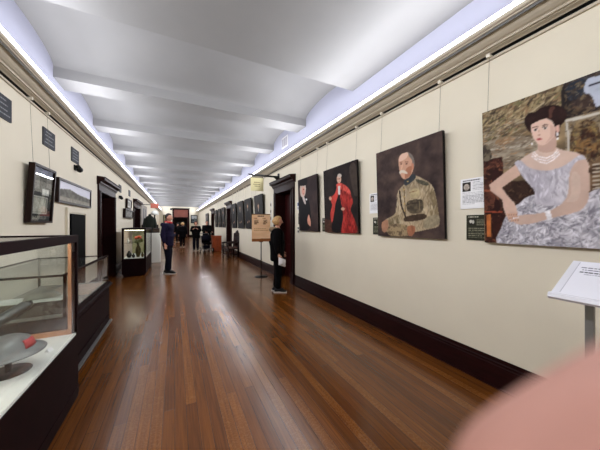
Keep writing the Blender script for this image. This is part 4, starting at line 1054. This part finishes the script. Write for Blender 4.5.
def hand_geo(mb, wrist, direc, side, mi, curl=.5, sc=1.0, fwd=Vector((0, 1, 0))):
    """palm and five fingers hanging from a wrist"""
    d = Vector(direc).normalized(); f = (fwd-d*fwd.dot(d)).normalized(); n = d.cross(f)*side
    w = Vector(wrist)
    palm = [(w, .024), (w+d*.04*sc, .030), (w+d*.085*sc, .028)]
    mb.tube([p for p, r in palm]+[w+d*.095*sc], [r*sc for p, r in palm]+[.015*sc], 10, mi, sy=.55)
    for i, (off, L) in enumerate(((.026, .068), (.009, .078), (-.008, .072), (-.024, .056))):
        b = w+d*.082*sc+f*off*sc; a = d; pts = [b]
        for k, q in enumerate((.45, .3, .25)):
            a = (a+n*curl*.35*(k+1)*.6).normalized(); pts.append(pts[-1]+a*L*q*sc)
        mb.tube(pts, [.009*sc, .0085*sc, .0078*sc, .005*sc], 8, mi)
    b = w+d*.03*sc+f*.022*sc; mb.tube([b, b+(d*.5+f*.7)*.03*sc, b+(d*.8+f*.55+n*.3)*.06*sc], [.012*sc, .0105*sc, .007*sc], 8, mi)
def head_geo(mb, c, mi, mie, tilt=0):
    """head centred at c facing +y, with nose, ears, eyes, lips"""
    n, s = 18, 22; vs = []; fs = []
    for i in range(n+1):
        t = PI*i/n
        for k in range(s):
            a = 2*PI*k/s; x = math.sin(t)*math.cos(a); y = math.sin(t)*math.sin(a); z = math.cos(t)
            X = .075*x; Y = .095*y; Z = .118*z
            if z < 0: X *= 1+.30*z; Y *= 1+(.18*z if y > 0 else .45*z)
            if y > .5 and abs(x) < .25:   # brow/nose/chin relief
                if -.42 < z < .08: Y += .020*(1-abs(x)/.25)*(1-abs(z+.22)/.3 if abs(z+.22) < .3 else 0)
            if y > .4 and z < -.75: Y += .008
            vs.append((c[0]+X, c[1]+Y, c[2]+Z))
    for i in range(n):
        for k in range(s): a = i*s+k; b = i*s+(k+1) % s; fs.append((a, a+s, b+s, b))
    mb.add(vs, fs, mi, True)
    mb.tube([(c[0], c[1]+.088, c[2]+.02), (c[0], c[1]+.104, c[2]-.012), (c[0], c[1]+.108, c[2]-.026), (c[0], c[1]+.09, c[2]-.034)], [.007, .010, .012, .008], 8, mi)
    for sx in (-1, 1):
        mb.sphere((c[0]+sx*.076, c[1]-.005, c[2]-.01), .03, mi, 10, 8, (.35, .7, 1.05))
        mb.sphere((c[0]+sx*.030, c[1]+.080, c[2]+.008), .010, mie, 8, 6, (1.2, .7, .7))
    mb.sphere((c[0], c[1]+.083, c[2]-.058), .02, mie, 10, 6, (1.1, .4, .28))
def person(label, loc, rz, H, coat, trousers, hairm, coat_len=.78, hair='short', arms=None, stance=.10, scarf=None, extras=None, bulk=1.0, step=0.0, headturn=0):
    k = H/1.75
    arms = arms or {-1: ((-.24, .0, 1.13), (-.25, .06, .88)), 1: ((.24, .0, 1.13), (.25, .06, .88))}
    mb = MB()
    # body: one continuous skinned surface
    ch = [[('p', (0, 0, .95), .13, .10), ('b', (0, 0, 1.15), .115, .09), ('c', (0, 0, 1.32), .14, .10), ('s', (0, 0, 1.43), .10, .075), ('n', (0, 0, 1.50), .055, .055), ('h', (0, .01, 1.56), .05, .05)]]
    for s in (-1, 1):
        e, w = arms[s]
        ch.append([('s', (0, 0, 1.43), .10, .075), (('sh', s), (s*.17, 0, 1.41), .055, .055), (('el', s), e, .04, .04), (('wr', s), w, .026, .026)])
        ch.append([('p', (0, 0, .95), .13, .10), (('hp', s), (s*.09, 0, .88), .085, .085), (('kn', s), (s*stance, .02+s*step*.5, .48), .055, .055), (('an', s), (s*stance, -.01+s*step, .09), .038, .038)])
    vs, es = chain(*ch); a, f = skin_eval(vs, es)
    mb.add(a, f, 0, True)
    head_geo(mb, (0, .02, 1.635), 0, 1)
    for s in (-1, 1):
        e, w = arms[s]; hand_geo(mb, w, Vector(w)-Vector(e), s, 0, .6, fwd=Vector((0, 1, 0)) if abs((Vector(w)-Vector(e)).normalized().y) < .8 else Vector((-s, 0, 0)))
    b = mb.build('person', [M['skin'], M['eye']], None, loc, rz); b.scale = (k, k, k)
    tag(b, label, 'person')
    # coat
    q = bulk
    z0 = coat_len
    ch = [[('p', (0, 0, .98), .165*q, .125*q), ('b', (0, 0, 1.14), .15*q, .12*q), ('c', (0, 0, 1.30), .165*q, .125*q), ('s', (0, 0, 1.415), .125*q, .095*q), ('n', (0, -.005, 1.475), .075, .07)],
          [('p', (0, 0, .98), .165*q, .125*q), ('l', (0, 0, z0), .165*q, .13*q)]]
    for s in (-1, 1):
        e, w = arms[s]
        ch.append([('s', (0, 0, 1.415), .125*q, .095*q), (('sh', s), (s*.18, 0, 1.40), .078*q, .078*q), (('el', s), e, .062*q, .062*q), (('wr', s), tuple(Vector(w)*.97+Vector(e)*.03), .046*q, .046*q)])
    vs, es = chain(*ch); a, f = skin_eval(vs, es); m = MB(); m.add(a, f, 0, True); m.build('coat', coat, b)
    m = MB(); m.tube([(0, -.01, 1.455), (0, 0, 1.505)], [.082, .068], 16); m.build('collar', scarf or coat, b)
    # trousers
    ch = [[('p', (0, 0, .95), .14, .11), ('q', (0, 0, 1.02), .13, .10)]]
    for s in (-1, 1):
        ch.append([('p', (0, 0, .95), .14, .11), (('hp', s), (s*.092, 0, .84), .105, .11), (('kn', s), (s*stance, .02+s*step*.5, .48), .09, .095), (('an', s), (s*stance, -.01+s*step, .075), .075, .08)])
    vs, es = chain(*ch); a, f = skin_eval(vs, es); m = MB(); m.add(a, f, 0, True); m.build('trousers', trousers, b)
    for s in (-1, 1):
        y = s*step; m = MB()
        m.tube([(s*stance, y-.09, .045), (s*stance, y-.06, .06), (s*stance, y+.02, .07), (s*stance, y+.10, .048), (s*stance, y+.17, .036), (s*stance, y+.185, .034)], [.032, .046, .05, .047, .040, .018], 12, sy=.8, mi=0)
        m.prism([(y-.11, 0), (y+.19, 0), (y+.195, .022), (y-.11, .022)], s*stance-.044, s*stance+.044, 1, axis='x')
        m.build('shoe', [M['shoe'], M['sole']], b)
    # hair
    m = MB(); c = (0, .02, 1.635)
    def hv(fr, r, z0, grow=1.09, puff=0):
        n, s_ = 14, 26; vs = []; fs = []
        for i in range(n+1):
            t = PI*i/n
            for j in range(s_):
                a = 2*PI*j/s_; x = math.sin(t)*math.cos(a); y = math.sin(t)*math.sin(a); z = math.cos(t)
                front = y > fr and z < .46
                g = grow+puff*(1-abs(z))*(1 if y < .3 else .5)+(.02+.12*puff)*math.sin(a*7+z*9)
                if z < z0 or front: g = .80
                vs.append((c[0]+.075*x*(g+(puff*.35 if g > 1 else 0)), c[1]+.095*y*g-.004, c[2]+.118*z*(min(g, 1.07) if z > 0 else min(g, 1))+.006))
        for i in range(n):
            for j in range(s_): a_ = i*s_+j; b_ = i*s_+(j+1) % s_; fs.append((a_, a_+s_, b_+s_, b_))
        m.add(vs, fs, 0, True)
    if hair == 'short': hv(.22, 1, -.30, 1.10)
    elif hair == 'bob': hv(.28, 1, -.80, 1.20, .26)
    m.build('hair', hairm, b)
    if extras: extras(b)
    return b
# man in navy, facing right, near left of centre
def man_x(b):
    m = MB(); m.tube([(-.12, -.03, 1.45), (-.09, -.12, 1.44), (0, -.16, 1.42), (.09, -.12, 1.44), (.12, -.03, 1.45)], [.03, .05, .06, .05, .03], 12); m.build('hood', M['navy'], b)
    m = MB(); m.tube([(-.07, .0, 1.50), (-.03, .085, 1.485), (.03, .085, 1.485), (.07, .0, 1.50), (0, -.075, 1.51), (-.07, .0, 1.50)], .032, 10); m.build('scarf', M['red'], b)
    m = MB(); m.box((-.10, -.125, 1.0), (.10, -.12, 1.01)); 
person('man in a navy hooded jacket with red scarf standing in the corridor', (-.19, 8.78, 0), math.radians(-112), 1.85, M['navy'], M['jeans'], M['hair_dark'], .80, 'short',
       {-1: ((-.23, -.04, 1.13), (-.22, .02, .89)), 1: ((.23, -.05, 1.13), (.23, .01, .88))}, .085, M['red'], man_x, 1.2, .06)
# woman in black, facing the wall
def lady_x(b):
    m = MB(); m.tube([(-.09, .03, 1.46), (-.13, -.05, 1.46), (-.07, -.13, 1.45), (.07, -.13, 1.45), (.13, -.05, 1.46), (.09, .03, 1.46)], [.035, .055, .06, .06, .055, .035], 12); m.build('fur_collar', M['fur'], b)
    m = MB(); m.add([(-.30, .10, .93), (-.30, .33, 1.0), (-.30, .36, .86), (-.30, .12, .70), (-.285, .10, .93), (-.285, .33, 1.0), (-.285, .36, .86), (-.285, .12, .70)],
          [(0, 1, 2, 3), (4, 7, 6, 5), (0, 4, 5, 1), (1, 5, 6, 2), (2, 6, 7, 3), (3, 7, 4, 0)]); 
    bag = m
    m = MB(); m.tube([(.19, -.02, 1.36), (.24, .13, 1.22), (.27, .20, 1.08)], [.012]*3, 8)
person('woman in a black coat with beige fur collar and short blond hair', (2.06, 5.30, 0), math.radians(-114), 1.69, M['blackcloth'], M['blackcloth'], M['hair_blond'], .70, 'bob',
       {-1: ((-.22, .02, 1.13), (-.20, .12, .92)), 1: ((.25, .0, 1.13), (.25, .05, .89))}, .07, M['fur'], lady_x, 1.42, .03)
# paper held by her
t = crumple('folded_paper', 'crumpled white paper bag held by the woman in black', 'paper', (2.06, 5.02, .70), .22, .17, .05, M['white_strap'], 9)
t.rotation_euler = (math.radians(74), math.radians(20), math.radians(24))
# blond woman far off, back to us
person('blond woman in a long black coat seen from behind far down the corridor', (.46, 18.9, 0), math.radians(-10), 1.68, M['blackcloth'], M['blackcloth'], M['hair_blond'], .62, 'bob', None, .09, None, None, 1.5)
camarms = {-1: ((-.26, .06, 1.17), (-.12, .24, 1.30)), 1: ((.26, .06, 1.17), (.12, .24, 1.30))}
person('auburn haired person in dark coat raising both hands, beside the pushchair', (1.10, 15.9, 0), math.radians(170), 1.70, M['blackcloth'], M['jeans'], M['hair_red'], .76, 'bob', camarms, .10, None, None, 1.5)
person('person in a grey black jacket directly behind the pushchair', (1.72, 16.1, 0), math.radians(200), 1.76, mat('charcoal_jacket', (16, 16, 18), .85, spec=.1), M['jeans'], M['hair_dark'], .78, 'short', {-1: ((-.25, .05, 1.13), (-.2, .26, 1.08)), 1: ((.25, .05, 1.13), (.2, .26, 1.08))}, .10, None, None, 1.5)
person('distant person in black with pale shoes at the far doorway', (.25, 24.5, 0), math.radians(20), 1.70, M['blackcloth'], M['blackcloth'], M['hair_dark'], .72, 'short', None, .10, None, None, 1.1)
# pushchair
t = thing('pushchair', 'dark pushchair with pale wheels in front of the two people', 'pushchair', (1.58, 14.9, 0), math.radians(12))
for x in (-.25, .25):
    for y in (-.28, .28):
        m = MB(); m.tube([(x-.02, y, .13), (x+.02, y, .13)], .13, 20); w = m.build('wheel', M['black'], t)
        m = MB(); m.tube([(x-.025, y, .13), (x+.025, y, .13)], .06, 14); m.build('hub', M['sole'], w)
m = MB()
for x in (-.24, .24): m.tube([(x, -.28, .14), (x, .1, .5), (x, .42, 1.02)], .013, 8); m.tube([(x, .28, .14), (x, -.1, .5)], .013, 8)
m.tube([(-.24, .42, 1.02), (.24, .42, 1.02)], .016, 8); m.build('frame', M['steel'], t)
MB().box((-.21, -.22, .42), (.21, .12, .52), bev=.03).build('seat', M['blackcloth'], t)
MB().box((-.21, .06, .48), (.21, .14, .92), bev=.03, M4=Matrix.Rotation(math.radians(-8), 4, 'X')).build('backrest', M['blackcloth'], t)
MB().lathe([(.25, .62), (.26, .75), (.22, .88), (.12, .95), (.01, .97)], (0, .03, 0), 16, sy=.8).build('hood', M['jeans'], t)
MB().box((-.18, -.05, .18), (.18, .25, .36), bev=.03).build('basket', M['jeans'], t)

# ------------------------------------------------------------------ the photographer's hand in front of the lens
def C(x, y, w): return cam_to_world(x, y, w)
FT = (.0180, -.0365, .0205)
pts = {
 'wrist': ((.075, -.175, -.050), .026), 'palm': ((.085, -.125, -.035), .030),
 'k1': ((.096, -.045, -.020), .0150), 'm1': ((.074, -.004, .002), .0135), 'n1': ((.040, -.0165, .0175), .0135), 'e1': (FT, .0150),
 'k2': ((.104, -.086, -.022), .0135), 'm2': ((.108, -.062, .012), .0100), 'n2': ((.092, -.070, .036), .0092), 'e2': ((.078, -.088, .040), .0080),
 'k3': ((.117, -.100, -.026), .0130), 'm3': ((.124, -.080, .008), .0096), 'n3': ((.108, -.090, .034), .0090), 'e3': ((.094, -.106, .038), .0078),
 'k4': ((.124, -.118, -.030), .0120), 'm4': ((.134, -.102, .0), .0086), 'n4': ((.120, -.112, .022), .0080), 'e4': ((.108, -.124, .026), .0070),
 't0': ((.058, -.140, -.040), .016), 't1': ((.040, -.112, -.036), .0125), 't2': ((.034, -.086, -.034), .0105), 't3': ((.036, -.066, -.034), .0085),
 'arm': ((.055, -.29, -.12), .036), 'arm2': ((.03, -.44, -.22), .042)}
def K(n): return (n, tuple(C(*pts[n][0])), pts[n][1], pts[n][1])
vs, es = chain([K('palm'), K('wrist'), K('arm'), K('arm2')], [K('palm'), K('k1'), K('m1'), K('n1'), K('e1')], [K('palm'), K('k2'), K('m2'), K('n2'), K('e2')],
               [K('palm'), K('k3'), K('m3'), K('n3'), K('e3')], [K('palm'), K('k4'), K('m4'), K('n4'), K('e4')], [K('palm'), K('t0'), K('t1'), K('t2'), K('t3')])
a, f = skin_eval(vs, es, 0, 3)
org = C(*pts['wrist'][0])
m = MB(); m.add([Vector(p)-org for p in a], f, 0, True)
hd = m.build('person', M['skin_near'], None, tuple(org)); tag(hd, 'photographer hand with one blurred pink fingertip intruding at the lower right', 'person')
m = MB(); m.tube([C(*pts['arm'][0])-org, C(.04, -.37, -.17)-org, C(*pts['arm2'][0])-org], [.046, .05, .056], 18); m.build('sleeve', M['jeans'], hd)

# ------------------------------------------------------------------ camera, world, view
cd = bpy.data.cameras.new('camera'); cam = bpy.data.objects.new('camera', cd); COL.objects.link(cam)
cd.sensor_width = 36; cd.lens = 36*FPX/600; cd.clip_start = .003; cd.clip_end = 100
cam.location = (0, 0, CAM_H); cam.rotation_euler = (PI/2, 0, -YAW)
cd.dof.use_dof = True; cd.dof.focus_distance = 5.0; cd.dof.aperture_fstop = 6.3
SC.camera = cam
w = bpy.data.worlds.new('world'); SC.world = w; w.use_nodes = True
w.node_tree.nodes['Background'].inputs[0].default_value = (.5, .5, .55, 1); w.node_tree.nodes['Background'].inputs[1].default_value = .05
vs_ = SC.view_settings; vs_.view_transform = 'Standard'; vs_.look = 'None'; vs_.gamma = 1; vs_.use_curve_mapping = False; vs_.exposure = -.1
SC.cycles.max_bounces = 10; SC.cycles.diffuse_bounces = 7; SC.cycles.transparent_max_bounces = 16
